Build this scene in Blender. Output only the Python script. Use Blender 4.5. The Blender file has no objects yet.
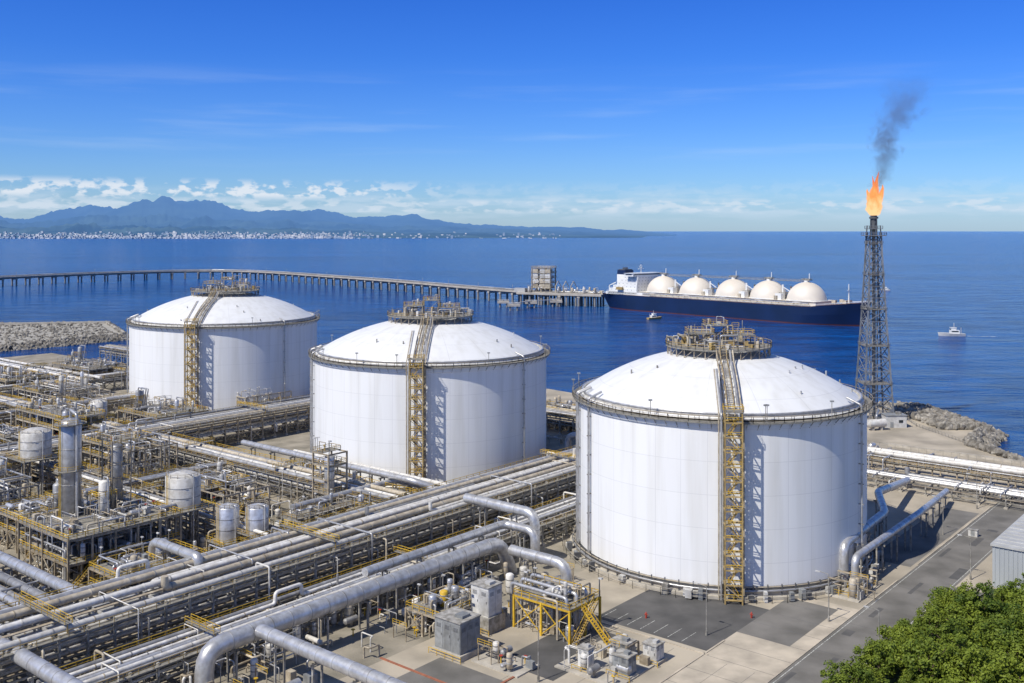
import bpy, math, random
from mathutils import Matrix, Vector, noise
import numpy as np

scene = bpy.context.scene
TH = math.radians(-39.7)
G = Matrix.Rotation(TH, 4, 'Z')      # plant grid (s,t) -> world

# ------------------------------------------------------------------ materials
def newmat(name):
    m = bpy.data.materials.new(name); m.use_nodes = True
    nt = m.node_tree
    return m, nt, nt.nodes['Principled BSDF']

def mat(name, c1, c2=None, rough=0.6, metal=0.0, scale=0.3, bump=0.0, bscale=4.0, spec=0.5, detail=5.0, streak=False, lo=0.35, hi=0.65, grime=0.0, gcol=(0.45,0.38,0.30), gsc=0.8):
    m, nt, b = newmat(name)
    b.inputs['Roughness'].default_value = rough
    b.inputs['Metallic'].default_value = metal
    b.inputs['Specular IOR Level'].default_value = spec
    c2 = c2 or tuple(x*0.8 for x in c1)
    tc = nt.nodes.new('ShaderNodeNewGeometry')
    mp = nt.nodes.new('ShaderNodeMapping')
    nt.links.new(tc.outputs['Position'], mp.inputs['Vector'])
    if streak: mp.inputs['Scale'].default_value = (1, 1, 0.12)
    n = nt.nodes.new('ShaderNodeTexNoise'); n.inputs['Scale'].default_value = scale; n.inputs['Detail'].default_value = detail
    nt.links.new(mp.outputs['Vector'], n.inputs['Vector'])
    r = nt.nodes.new('ShaderNodeValToRGB')
    r.color_ramp.elements[0].position = lo; r.color_ramp.elements[1].position = hi
    r.color_ramp.elements[0].color = (*c2, 1); r.color_ramp.elements[1].color = (*c1, 1)
    nt.links.new(n.outputs['Fac'], r.inputs['Fac'])
    out = r.outputs['Color']
    if grime:
        n3 = nt.nodes.new('ShaderNodeTexNoise'); n3.inputs['Scale'].default_value = gsc; n3.inputs['Detail'].default_value = 5; n3.inputs['Roughness'].default_value = .6
        nt.links.new(tc.outputs['Position'], n3.inputs['Vector'])
        r3 = nt.nodes.new('ShaderNodeValToRGB'); r3.color_ramp.elements[0].position = .36; r3.color_ramp.elements[1].position = .60
        r3.color_ramp.elements[0].color = (*[1-grime*(1-g) for g in gcol], 1); r3.color_ramp.elements[1].color = (1,1,1,1)
        nt.links.new(n3.outputs['Fac'], r3.inputs['Fac'])
        r4 = nt.nodes.new('ShaderNodeMapRange'); r4.inputs['To Min'].default_value = .72; r4.inputs['To Max'].default_value = 1.1
        nt.links.new(tc.outputs['Random Per Island'], r4.inputs['Value'])
        mx = nt.nodes.new('ShaderNodeMix'); mx.data_type = 'RGBA'; mx.blend_type = 'MULTIPLY'; mx.inputs['Factor'].default_value = 1
        nt.links.new(out, mx.inputs['A']); nt.links.new(r3.outputs['Color'], mx.inputs['B'])
        mx2 = nt.nodes.new('ShaderNodeVectorMath'); mx2.operation = 'SCALE'
        nt.links.new(mx.outputs['Result'], mx2.inputs[0]); nt.links.new(r4.outputs[0], mx2.inputs['Scale'])
        out = mx2.outputs[0]
    nt.links.new(out, b.inputs['Base Color'])
    if bump:
        n2 = nt.nodes.new('ShaderNodeTexNoise'); n2.inputs['Scale'].default_value = bscale; n2.inputs['Detail'].default_value = 4
        nt.links.new(tc.outputs['Position'], n2.inputs['Vector'])
        bp = nt.nodes.new('ShaderNodeBump'); bp.inputs['Strength'].default_value = bump; bp.inputs['Distance'].default_value = 0.3
        nt.links.new(n2.outputs['Fac'], bp.inputs['Height']); nt.links.new(bp.outputs['Normal'], b.inputs['Normal'])
    return m

M = {}
M['silver'] = mat('aluminium_cladding', (0.66,0.66,0.66), (0.50,0.50,0.50), rough=0.38, metal=0.5, scale=0.5, grime=.38)
M['silver2'] = mat('dull_cladding', (0.46,0.46,0.46), (0.32,0.32,0.32), rough=0.5, metal=0.35, scale=0.5, grime=.45)
M['white'] = mat('white_pipe_paint', (0.78,0.76,0.72), (0.62,0.60,0.55), rough=0.45, scale=0.6, grime=.38)
M['cream'] = mat('cream_paint', (0.60,0.53,0.41), (0.46,0.40,0.30), rough=0.55, scale=0.6, grime=.5)
M['steel'] = mat('galvanised_steel', (0.42,0.40,0.36), (0.27,0.26,0.23), rough=0.6, metal=0.1, scale=0.8, grime=.5)
M['tan'] = mat('weathered_steel', (0.48,0.41,0.30), (0.30,0.25,0.18), rough=0.65, metal=0.0, scale=0.9, grime=.5)
M['dark'] = mat('dark_steel', (0.13,0.135,0.14), (0.08,0.08,0.085), rough=0.6, metal=0.2, scale=0.8)
M['yellow'] = mat('yellow_paint', (0.74,0.48,0.04), (0.56,0.35,0.03), rough=0.55, scale=1.0, grime=.35)
M['ochre'] = mat('ochre_steel', (0.56,0.40,0.15), (0.37,0.26,0.10), rough=0.6, scale=1.0, grime=.4)
M['grate'] = mat('steel_grating', (0.28,0.26,0.22), (0.17,0.16,0.135), rough=0.7, scale=1.5)
M['conc'] = mat('concrete_structure', (0.48,0.44,0.37), (0.34,0.31,0.26), rough=0.85, scale=0.35)
M['cabgrey'] = mat('grey_cabinet_paint', (0.30,0.31,0.31), (0.24,0.25,0.25), rough=0.5, scale=0.8, grime=.2)
M['offwhite'] = mat('offwhite_cabinet', (0.64,0.63,0.60), (0.54,0.53,0.50), rough=0.5, scale=0.8, grime=.2)
M['red'] = mat('red_paint', (0.40,0.05,0.03), rough=0.5)
M['glass'] = mat('dark_window', (0.02,0.03,0.04), rough=0.15)

def tank_material(name, R, dome):
    m, nt, b = newmat(name)
    b.inputs['Roughness'].default_value = 0.5
    L = nt.links; N = nt.nodes
    tc = N.new('ShaderNodeTexCoord'); sx = N.new('ShaderNodeSeparateXYZ')
    L.new(tc.outputs['Object'], sx.inputs[0])
    at = N.new('ShaderNodeMath'); at.operation = 'ARCTAN2'
    L.new(sx.outputs['Y'], at.inputs[0]); L.new(sx.outputs['X'], at.inputs[1])
    mu = N.new('ShaderNodeMath'); mu.operation = 'MULTIPLY'; mu.inputs[1].default_value = R
    L.new(at.outputs[0], mu.inputs[0])
    cb = N.new('ShaderNodeCombineXYZ'); L.new(mu.outputs[0], cb.inputs['X'])
    if dome:
        ln = N.new('ShaderNodeVectorMath'); ln.operation = 'LENGTH'
        c2 = N.new('ShaderNodeCombineXYZ'); L.new(sx.outputs['X'], c2.inputs['X']); L.new(sx.outputs['Y'], c2.inputs['Y'])
        L.new(c2.outputs[0], ln.inputs[0]); L.new(ln.outputs['Value'], cb.inputs['Y'])
    else:
        L.new(sx.outputs['Z'], cb.inputs['Y'])
    br = N.new('ShaderNodeTexBrick'); br.offset = 0.0
    br.inputs['Scale'].default_value = 1.0
    br.inputs['Brick Width'].default_value = 6.4 if not dome else 10.0
    br.inputs['Row Height'].default_value = 7.9 if not dome else 8.0
    br.inputs['Mortar Size'].default_value = 0.07
    k = .80 if not dome else .71
    br.inputs['Color1'].default_value = (k,k,k*.985,1); br.inputs['Color2'].default_value = (k*.975,k*.975,k*.965,1)
    br.inputs['Mortar'].default_value = (k*.84,k*.84,k*.84,1)
    L.new(cb.outputs[0], br.inputs['Vector'])
    n = N.new('ShaderNodeTexNoise'); n.inputs['Scale'].default_value = 0.22; n.inputs['Detail'].default_value = 7
    mp = N.new('ShaderNodeMapping'); mp.inputs['Scale'].default_value = (1.6, 0.10 if not dome else 1.0, 1)
    L.new(cb.outputs[0], mp.inputs[0]); L.new(mp.outputs[0], n.inputs['Vector'])
    r = N.new('ShaderNodeValToRGB'); r.color_ramp.elements[0].position = 0.26; r.color_ramp.elements[1].position = 0.56
    r.color_ramp.elements[0].color = (0.87,0.86,0.83,1); r.color_ramp.elements[1].color = (1,1,1,1)
    L.new(n.outputs['Fac'], r.inputs['Fac'])
    mx = N.new('ShaderNodeMix'); mx.data_type = 'RGBA'; mx.blend_type = 'MULTIPLY'; mx.inputs['Factor'].default_value = 1
    L.new(br.outputs['Color'], mx.inputs['A']); L.new(r.outputs['Color'], mx.inputs['B'])
    L.new(mx.outputs['Result'], b.inputs['Base Color'])
    return m

# ------------------------------------------------------------------ builder
class B:
    def __init__(s, name, T=None):
        s.name = name; s.v = []; s.f = []; s.mi = []; s.sm = []; s.mats = []; s.T = T or Matrix.Identity(4); s.stack = []
    def push(s, X): s.stack.append(s.T.copy()); s.T = s.T @ X
    def pop(s): s.T = s.stack.pop()
    def add(s, verts, faces, m, smooth=False):
        if isinstance(m, str): m = M[m]
        if m not in s.mats: s.mats.append(m)
        k = s.mats.index(m); o = len(s.v); T = s.T
        for p in verts: s.v.append(tuple(T @ Vector(p)))
        for f in faces: s.f.append(tuple(i+o for i in f)); s.mi.append(k); s.sm.append(smooth)
    def box(s, c, d, m, rz=0):
        x, y, z = d[0]/2, d[1]/2, d[2]/2
        V = [(-x,-y,-z),(x,-y,-z),(x,y,-z),(-x,y,-z),(-x,-y,z),(x,-y,z),(x,y,z),(-x,y,z)]
        if rz:
            cs, sn = math.cos(rz), math.sin(rz); V = [(a*cs-b*sn, a*sn+b*cs, e) for a,b,e in V]
        V = [(a+c[0], b+c[1], e+c[2]) for a,b,e in V]
        s.add(V, [(0,3,2,1),(4,5,6,7),(0,1,5,4),(1,2,6,5),(2,3,7,6),(3,0,4,7)], m)
    def beam(s, p, q, w, m, h=None):
        h = h or w; p = Vector(p); q = Vector(q); d = q-p
        if d.length < 1e-5: return
        d.normalize()
        u = Vector((0,0,1)) if abs(d.z) < 0.95 else Vector((1,0,0))
        a = d.cross(u).normalized()*(w/2); b = a.cross(d).normalized()*(h/2)
        V = [p-a-b,p+a-b,p+a+b,p-a+b,q-a-b,q+a-b,q+a+b,q-a+b]
        s.add(V, [(0,1,2,3),(4,7,6,5),(0,4,5,1),(1,5,6,2),(2,6,7,3),(3,7,4,0)], m)
    def cyl(s, p, q, r, m, n=10, r2=None, caps=True):
        p = Vector(p); q = Vector(q); d = (q-p)
        if d.length < 1e-5: return
        d.normalize(); r2 = r if r2 is None else r2
        u = Vector((0,0,1)) if abs(d.z) < 0.95 else Vector((1,0,0))
        a = d.cross(u).normalized(); b = d.cross(a)
        V = []
        for c, rr in ((p,r),(q,r2)):
            for i in range(n):
                t = 2*math.pi*i/n; V.append(c + a*(rr*math.cos(t)) + b*(rr*math.sin(t)))
        s.add(V, [(i,(i+1)%n,n+(i+1)%n,n+i) for i in range(n)], m, True)
        if caps: s.add(V, [tuple(range(n))[::-1], tuple(range(n,2*n))], m, False)
    def tube(s, pts, r, m, n=8, bend=None):
        P = [Vector(p) for p in pts]; bend = bend or r*2.2
        Q = [P[0]]
        for i in range(1, len(P)-1):
            a = P[i-1]-P[i]; c = P[i+1]-P[i]
            if a.length < 1e-4 or c.length < 1e-4: continue
            k = min(bend, a.length*0.49, c.length*0.49)
            A = P[i]+a.normalized()*k; C = P[i]+c.normalized()*k
            for j in range(5):
                t = j/4; Q.append(A*(1-t)**2 + P[i]*2*t*(1-t) + C*t*t)
        Q.append(P[-1])
        Q2 = [Q[0]]
        for q in Q[1:]:
            if (q-Q2[-1]).length > 1e-3: Q2.append(q)
        Q = Q2
        if len(Q) < 2: return
        t0 = (Q[1]-Q[0]).normalized()
        u = Vector((0,0,1)) if abs(t0.z) < 0.9 else Vector((1,0,0))
        a = t0.cross(u).normalized(); V = []
        for i, q in enumerate(Q):
            if i == 0: t = t0
            elif i == len(Q)-1: t = (Q[i]-Q[i-1]).normalized()
            else: t = ((Q[i+1]-Q[i]).normalized()+(Q[i]-Q[i-1]).normalized()).normalized()
            a = (a - t*a.dot(t)).normalized(); b = t.cross(a)
            for k in range(n):
                w = 2*math.pi*k/n; V.append(q + a*(r*math.cos(w)) + b*(r*math.sin(w)))
        F = []
        for i in range(len(Q)-1):
            for k in range(n): F.append((i*n+k, i*n+(k+1)%n, (i+1)*n+(k+1)%n, (i+1)*n+k))
        s.add(V, F, m, True)
        s.add(V, [tuple(range(n))[::-1], tuple(range(len(V)-n, len(V)))], m, False)
    def lathe(s, prof, m, n=24, c=(0,0,0), smooth=True):
        V = []
        for r, z in prof:
            for i in range(n):
                t = 2*math.pi*i/n; V.append((c[0]+r*math.cos(t), c[1]+r*math.sin(t), c[2]+z))
        F = []
        for j in range(len(prof)-1):
            for i in range(n): F.append((j*n+i, j*n+(i+1)%n, (j+1)*n+(i+1)%n, (j+1)*n+i))
        s.add(V, F, m, smooth)
    def rail(s, pts, m, h=1.2, sp=2.4, w=0.09, mid=True):
        for i in range(len(pts)-1):
            p = Vector(pts[i]); q = Vector(pts[i+1]); L = (q-p).length
            if L < 0.05: continue
            U = Vector((0,0,1))
            s.beam(p+U*h, q+U*h, w, m)
            if mid: s.beam(p+U*h*0.52, q+U*h*0.52, w*0.7, m)
            k = max(1, round(L/sp))
            for j in range(k+1): 
                x = p.lerp(q, j/k); s.beam(x, x+U*h, w, m)
    def railrect(s, x0, y0, x1, y1, z, m, **k):
        s.rail([(x0,y0,z),(x1,y0,z),(x1,y1,z),(x0,y1,z),(x0,y0,z)], m, **k)
    def stair(s, p, q, wdt, m, rm):
        p = Vector(p); q = Vector(q); d = q-p; h = Vector((d.x,d.y,0))
        if h.length < 1e-3: return
        sd = h.normalized().cross(Vector((0,0,1)))*(wdt/2)
        for e in (sd, -sd):
            s.beam(p+e, q+e, 0.12, m, 0.3)
            U = Vector((0,0,1.1)); s.beam(p+e+U, q+e+U, 0.09, rm)
            k = max(2, int(d.length/2))
            for j in range(k+1):
                x = p.lerp(q, j/k)+e; s.beam(x, x+U, 0.08, rm)
        k = max(2, int(d.length/0.6))
        for j in range(k+1):
            x = p.lerp(q, j/k); s.beam(x-sd, x+sd, 0.3, m, 0.06)
    def vessel(s, c, r, h, m, n=18):
        pr = [(0.01,-r*0.3),(r*0.6,-r*0.22),(r,0),(r,h),(r*0.8,h+r*0.22),(r*0.4,h+r*0.38),(0.01,h+r*0.42)]
        s.lathe(pr, m, n, c)
        for k in (.3,.7): s.lathe([(r*1.0,0),(r*1.03,.05),(r*1.03,.25),(r*1.0,.3)], 'silver2', n, (c[0],c[1],c[2]+h*k), False)
    def drum(s, c, r, L, ang, m, n=14):
        d = Vector((math.cos(ang), math.sin(ang), 0)); c = Vector(c)
        s.cyl(c-d*L/2, c+d*L/2, r, m, n)
        s.cyl(c+d*L/2, c+d*(L/2+r*0.4), r, m, n, r2=r*0.4); s.cyl(c-d*L/2, c-d*(L/2+r*0.4), r, m, n, r2=r*0.4)
    def done(s):
        A = np.array(s.v, dtype=np.float64); 
        c = (A.min(0)+A.max(0))/2; c[2] = A[:,2].min()
        if getattr(s, 'origin', None) is not None: c = np.array(s.origin)
        A = A-c
        me = bpy.data.meshes.new(s.name); me.from_pydata(A.tolist(), [], s.f)
        for m in s.mats: me.materials.append(m)
        me.polygons.foreach_set('material_index', s.mi); me.polygons.foreach_set('use_smooth', s.sm)
        me.update()
        o = bpy.data.objects.new(s.name, me); o.location = c; scene.collection.objects.link(o)
        return o

def GT(s, t, z=0, rz=0): return G @ Matrix.Translation((s,t,z)) @ Matrix.Rotation(rz, 4, 'Z')

def smallstuff(b, R, x0, x1, y0, y1, z, n, big=1.0):
    """pumps, valves, boxes and short manhattan pipes on a floor"""
    for i in range(n):
        x = R.uniform(x0,x1); y = R.uniform(y0,y1); k = R.random()
        if k < 0.16:
            b.box((x,y,z+0.8*big), (R.uniform(.8,2.2)*big, R.uniform(.8,1.8)*big, 1.6*big), R.choice(['cabgrey','offwhite','cream','steel','tan']))
        elif k < 0.28:
            r = R.uniform(.4,.9)*big; h = R.uniform(1.5,3.8)*big
            b.cyl((x,y,z),(x,y,z+.5),r*.7,'steel',8); b.vessel((x,y,z+.7), r, h, R.choice(['white','silver','cream']), 12)
        elif k < 0.38:
            a = R.choice([0, math.pi/2]); r = R.uniform(.4,.8)*big
            b.drum((x,y,z+r+.7), r, R.uniform(2,4.5)*big, a, R.choice(['white','silver','silver2']), 12)
            b.box((x,y,z+.4),(r,r,.8),'steel')
        elif k < 0.50:
            b.cyl((x,y,z),(x,y,z+1.4),.14,'yellow',6); b.cyl((x,y,z+1.4),(x,y,z+1.5),.45,R.choice(['yellow','red','dark']),8)
        elif k < 0.60:
            w = R.uniform(1.5,4); h = R.uniform(1.5,4)*big
            for a in (0,w): b.beam((x+a,y,z),(x+a,y,z+h),.16,'tan')
            b.beam((x-.2,y,z+h),(x+w+.2,y,z+h),.18,'tan')
            if R.random()<.5: b.rail([(x-.2,y,z+h),(x+w+.2,y,z+h)],'yellow',h=1)
        else:
            r = R.uniform(.07,.26); m = R.choice(['silver','white','silver2','cream','silver','tan'])
            h = R.uniform(.7,3.6)*big; x2 = min(max(x+R.uniform(-7,7),x0),x1); y2 = min(max(y+R.uniform(-7,7),y0),y1)
            b.tube([(x,y,z),(x,y,z+h),(x2,y,z+h),(x2,y2,z+h),(x2,y2,z)], r, m, 6)

# ------------------------------------------------------------------ pipe rack
def rack(name, s, t, L, w, levels, seed, along='t', bay=6.0, dens=1.0, top_r=(.3,.75), walk=True, colm='steel', mats=None, tray=True):
    R = random.Random(seed)
    b = B(name, GT(s,t,0, math.pi/2 if along=='t' else 0))
    mats = mats or ['silver','silver','white','white','silver2','cream']
    nb = int(L/bay); top = levels[-1]
    ys = [-w/2, w/2] if w < 12 else [-w/2, 0, w/2]
    for i in range(nb+1):
        x = i*bay
        for y in ys:
            b.box((x,y,top/2+.1),(.42,.42,top+.2),colm); b.box((x,y,.25),(1.1,1.1,.5),'conc')
        for z in levels: b.box((x,0,z-.25),(.34,w+.9,.5),colm)
        if i % 4 == 1 and i < nb:
            for y in ys:
                b.beam((x,y,.4),(x+bay,y,top*0.5),.22,colm); b.beam((x+bay,y,.4),(x,y,top*0.5),.22,colm)
        if i % 3 == 0 and w < 30:
            b.beam((x,-w/2,levels[0]*.1),(x,w/2 if w<12 else 0,levels[0]-.4),.2,colm)
    for z in levels:
        for y in ys: b.box((nb*bay/2,y+.0,z-.7),(nb*bay,.24,.36),colm)
    if len(levels) > 1:
        for y in (-w/2,w/2): b.box((nb*bay/2,y,(levels[-1]+levels[-2])/2-.3),(nb*bay,.2,.26),colm)
    for li, z in enumerate(levels):
        y = -w/2+.5; istop = li == len(levels)-1
        while y < w/2-.6:
            r = R.uniform(*top_r) if istop else R.uniform(.14,.5)
            if R.random() < .25: r *= .45
            if y+2*r > w/2-.4: break
            k = R.random()
            if k < dens*.9:
                m = R.choice(mats); x0 = -2.0 if R.random()<.7 else R.uniform(0,.5)*L; x1 = nb*bay+2 if R.random()<.7 else R.uniform(.55,1)*L
                yy = y+r; zz = z+r+.03; pts = [(x0,yy,zz),(x1,yy,zz)]
                if x1 < nb*bay: pts.append((x1,yy,zz+R.choice([-z*.6,-3,3])))
                if x0 > 0: pts.insert(0,(x0,yy,zz+R.choice([-3,2.5])))
                if istop and R.random() < .25 and r<.5:
                    xm = R.uniform(x0+10, x1-10) if x1-x0 > 30 else None
                    if xm: pts = pts[:1]+([pts[1]] if x0>0 else [])+[(xm,yy,zz),(xm,yy,zz+2.4),(xm+7,yy,zz+2.4),(xm+7,yy,zz)]+pts[-(2 if x1<nb*bay else 1):]
                b.tube(pts, r, m, 10 if r>.3 else 7, bend=r*2)
                if r > .3:
                    xx = x0+R.uniform(1,5)
                    while xx < x1-1:
                        b.cyl((xx,yy,zz),(xx+.22,yy,zz),r*1.1,R.choice([m,'silver2','tan']),10,caps=True); xx += R.uniform(5,11)
            elif tray:
                b.box((nb*bay/2,y+.45,z+.12),(nb*bay,.9,.2),'tan')
                y += .6
            y += 2*r + R.uniform(.15,.55)/dens
    for i in range(int(L/7)):
        x = R.uniform(2,L-2); r = R.uniform(.1,.28); sd = R.choice([-1,1]); z = R.choice(levels)+R.uniform(.9,1.8)
        yy = R.uniform(-w/2,w/2); o = w/2+R.uniform(.6,2.5)
        b.tube([(x,yy,z-1),(x,yy,z),(x,sd*o,z),(x,sd*o,R.choice([0.2,z*.4,1.0]))], r, R.choice(mats), 6)
    if walk:
        for i in range(max(1,int(L/60))):
            x = R.uniform(8,L-8); z = top+1.9
            b.box((x,0,z),(1.4,w+1,.12),'grate'); b.rail([(x-.7,-w/2-.5,z),(x-.7,w/2+.5,z)],'yellow',w=.09); b.rail([(x+.7,-w/2-.5,z),(x+.7,w/2+.5,z)],'yellow',w=.09)
            for y in (-w/2,w/2): b.beam((x,y,top),(x,y,z),.2,'ochre')
        yb = w/2+.55
        for sg in (1,-1):
            b.box((nb*bay/2,yb*sg,top-.28),(nb*bay,1.0,.12),'grate')
            b.rail([(0,(yb+.5)*sg,top-.2),(nb*bay,(yb+.5)*sg,top-.2)], walk if isinstance(walk,str) and sg==1 else 'ochre', sp=3, w=.11)
    return b

# ------------------------------------------------------------------ process unit
def unit(name, s, t, w, d, levels, seed, nv=4, yellow=True, fill=1.0, ret=False, cm='tan'):
    R = random.Random(seed); b = B(name, GT(s,t)); top = levels[-1]
    nx = max(1, round(w/6)); ny = max(1, round(d/6))
    for i in range(nx+1):
        for j in range(ny+1):
            x = -w/2+w*i/nx; y = -d/2+d*j/ny
            hh = top if R.random()<.75 or i in(0,nx) else levels[0]
            b.box((x,y,hh/2),(.45,.45,hh),cm)
    for li, z in enumerate(levels):
        for i in range(nx+1): b.box((-w/2+w*i/nx,0,z-.2),(.26,d,.42),cm)
        for j in range(ny+1): b.box((0,-d/2+d*j/ny,z-.2),(w,.24,.38),cm)
        part = 1.0 if li==0 or R.random()<.5 else .6
        x1 = -w/2+w*part
        b.box(((-w/2+x1)/2,0,z+.08),(w*part,d,.12),'grate')
        b.railrect(-w/2,-d/2,x1,d/2,z+.1,'yellow' if yellow else 'ochre',sp=2.2,w=.13)
        smallstuff(b,R,-w/2+1,x1-1,-d/2+1,d/2-1,z+.14,int(w*d/18*fill))
    for i in range(nx):
        if R.random()<.6:
            x = -w/2+w*i/nx; x2 = x+w/nx
            for y in (-d/2,d/2):
                b.beam((x,y,.3),(x2,y,levels[0]-.4),.18,cm); b.beam((x2,y,.3),(x,y,levels[0]-.4),.18,cm)
    smallstuff(b,R,-w/2,w/2,-d/2,d/2,0,int(w*d/14*fill))
    for i in range(nv):
        x = R.uniform(-w/2+2,w/2-2); y = R.uniform(-d/2+2,d/2-2); r = R.uniform(.7,1.5); h = R.uniform(4,9)
        z = R.choice(levels); b.vessel((x,y,z+1),r,h,R.choice(['silver','white','silver2']),16)
        b.cyl((x,y,z),(x,y,z+1),r*.8,'steel',10)
        b.tube([(x,y,z+h+1),(x,y,z+h+2.4),(x+R.uniform(-4,4)+2.5,y,z+h+2.4),(x+2.5,y,z-3)],.25,'silver',7)
        e = r+1.1; zt = z+h*.7
        for ax,ay in ((-e,-e),(e,-e),(e,e),(-e,e)): b.beam((x+ax,y+ay,z),(x+ax,y+ay,zt),.16,cm)
        b.railrect(x-e,y-e,x+e,y+e,zt,'yellow',sp=1.8,w=.11); b.beam((x-e,y-e,z),(x+e,y-e,zt),.12,cm)
    for i in range(int(w*d/11*fill)):
        x = R.uniform(-w/2,w/2); y = R.uniform(-d/2,d/2); x2 = R.uniform(-w/2,w/2); y2 = R.uniform(-d/2,d/2)
        z1 = R.uniform(1,top+2.5); z2 = R.uniform(0,top)
        b.tube([(x,y,0.2),(x,y,z1),(x2,y,z1),(x2,y2,z1),(x2,y2,z2)], R.uniform(.08,.28), R.choice(['silver','white','silver2','cream','silver']), 6)
    b.stair((w/2+1.2,-d/2,0),(w/2+1.2,-d/2+min(d,levels[0]*1.1),levels[0]),1.1,'ochre','yellow')
    for i in range(5):
        x = R.choice([-w/2,w/2]); y = R.uniform(-d/2,d/2); b.cyl((x,y,top),(x,y,top+4),.08,'steel',5); b.box((x+.3,y,top+4),(.9,.4,.25),'offwhite')
    return b if ret else b.done()

# ------------------------------------------------------------------ LNG tank
def ring(r, n, z): return [(r*math.cos(2*math.pi*i/n), r*math.sin(2*math.pi*i/n), z) for i in range(n+1)]

def lng_tank(cx, cy, R0, tow, seed, H=41.0, rise=13.0):
    R = random.Random(seed)
    mw = tank_material('tank_wall_paint', R0, False); md = tank_material('tank_dome_paint', R0*.7, True)
    b = B('lng_storage_tank', Matrix.Translation((cx,cy,0))); b.origin = (cx,cy,0)
    b.lathe([(R0,1.2),(R0,H-1.6)], mw, 128)
    b.lathe([(R0,H-1.6),(R0+.45,H-1.5),(R0+.45,H),(R0-.6,H)], mw, 128, smooth=False)
    b.lathe([(R0+2.2,0),(R0+2.2,.7),(R0+.9,.75),(R0+.9,1.5),(R0-.1,1.5)], 'conc', 96, smooth=False)
    Rs = (R0*R0+rise*rise)/(2*rise)
    def dz(r): return H - (Rs-rise) + math.sqrt(Rs*Rs-r*r)
    b.lathe([(R0*(1-i/18)*.985+.01, dz(R0*(1-i/18)*.985)) for i in range(19)], md, 128)
    b.lathe([(R0*.965,dz(R0*.965)),(R0*.965,dz(R0*.965)+.8),(R0*.955,dz(R0*.965)+.8),(R0*.955,dz(R0*.955))], 'white', 96, smooth=False)
    zz = H+.15
    b.lathe([(R0-.5,zz),(R0+1.5,zz),(R0+1.5,zz-.3),(R0-.5,zz-.3),(R0-.5,zz)], 'grate', 96, smooth=False)
    nb = 90
    for i in range(nb):
        a = 2*math.pi*i/nb; c, s_ = math.cos(a), math.sin(a)
        b.beam((c*R0,s_*R0,H-1.7),(c*(R0+1.4),s_*(R0+1.4),H-.2),.14,'steel')
    b.rail(ring(R0+1.45,100,zz),'tan',h=1.4,sp=2.6,w=.12)
    b.rail(ring(R0-.4,72,zz),'cream',h=1.2,sp=3.5,w=.09)
    b.tube([p for p in ring(R0-1.3,64,dz(R0-1.3)+.8)], .22, 'silver', 6, bend=.05)
    for i in range(26):
        a = R.uniform(0,6.28); r = R.uniform(.55,.93)*R0; x,y = r*math.cos(a), r*math.sin(a); z = dz(r)
        if i < 9:
            x,y = (R0+1.2)*math.cos(a),(R0+1.2)*math.sin(a); z = H
            b.cyl((x,y,z),(x,y,z+4.2),.09,'steel',5); b.box((x,y,z+4.3),(.9,.5,.35),'cabgrey')
        elif i < 20: b.cyl((x,y,z),(x,y,z+R.uniform(.5,1.3)),.22,R.choice(['cabgrey','steel','silver']),8)
    for a in (math.radians(186), math.radians(188.2), math.radians(201), math.radians(-38)):
        c, s_ = math.cos(a), math.sin(a); q = R0+.75
        b.tube([(c*q,s_*q,0),(c*q,s_*q,H+1.6),(c*(R0-3),s_*(R0-3),dz(R0-3)+1)], .3, 'silver', 8)
        for k in range(8): b.beam((c*R0,s_*R0,3+k*5),(c*(q+.5),s_*(q+.5),3+k*5),.25,'steel')
    b.tube(ring(R0+1.3,72,1.9), .28, 'silver', 6, bend=.05)
    b.tube(ring(R0+1.25,72,2.8), .16, 'cream', 6, bend=.05)
    b.lathe([(R0+.06,1.5),(R0+.06,2.6)],'dark',96)
    for i in range(72):
        a = 2*math.pi*i/72; c, s_ = math.cos(a), math.sin(a)
        b.beam((c*(R0+1.3),s_*(R0+1.3),.7),(c*(R0+1.3),s_*(R0+1.3),3.4),.25,'dark')
    b.rail(ring(R0+4.2,72,0.0),'steel',h=1.9,sp=3.2,w=.1)
    for i in range(40):
        a = R.uniform(math.pi,2*math.pi); q = R0+R.uniform(2.6,3.6)
        b.box((q*math.cos(a),q*math.sin(a),.75+.5),(R.uniform(.7,1.6),R.uniform(.7,1.6),R.uniform(1.2,2.6)),R.choice(['cabgrey','offwhite','steel','dark']),rz=a)
    # stair tower (local x tangential, y outward)
    b.push(Matrix.Rotation(tow-math.pi/2,4,'Z') @ Matrix.Translation((0,R0+1.6,0)))
    W, D = 4.0*R0/39, 3.4; top = H+3.6; fl = 3.4; nf = int(H/fl)
    for x in (-W/2,W/2):
        for y in (0,D): b.box((x,y,top/2),(.3,.3,top),'ochre')
    for i in range(nf+1):
        z = 1+i*fl
        for y in (0,D): b.box((0,y,z),(W,.22,.3),'ochre')
        for x in (-W/2,W/2): b.box((x,D/2,z),(.22,D,.3),'ochre')
        b.box(((W/2-.6)*(1 if i%2 else -1),D/2,z+.2),(1.2,D,.1),'grate')
        b.rail([(-W/2,D,z+.2),(W/2,D,z+.2)],'yellow',h=1.1,sp=1.6,w=.11)
        if i < nf:
            sg = 1 if i%2 else -1
            b.stair(((W/2-.8)*sg,D*.7,z+.2),(-(W/2-.8)*sg,D*.7,z+fl+.2),.9,'ochre','yellow')
            if i%2==0: b.beam((-W/2,D,z),(W/2,D,z+fl),.14,'tan')
        b.beam((0,0,z),(0,-1.6,z),.2,'tan')
    b.box((0,D/2,top-.3),(W+.6,D+.6,.2),'grate'); b.railrect(-W/2-.3,-.3,W/2+.3,D+.3,top-.2,'yellow')
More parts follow.
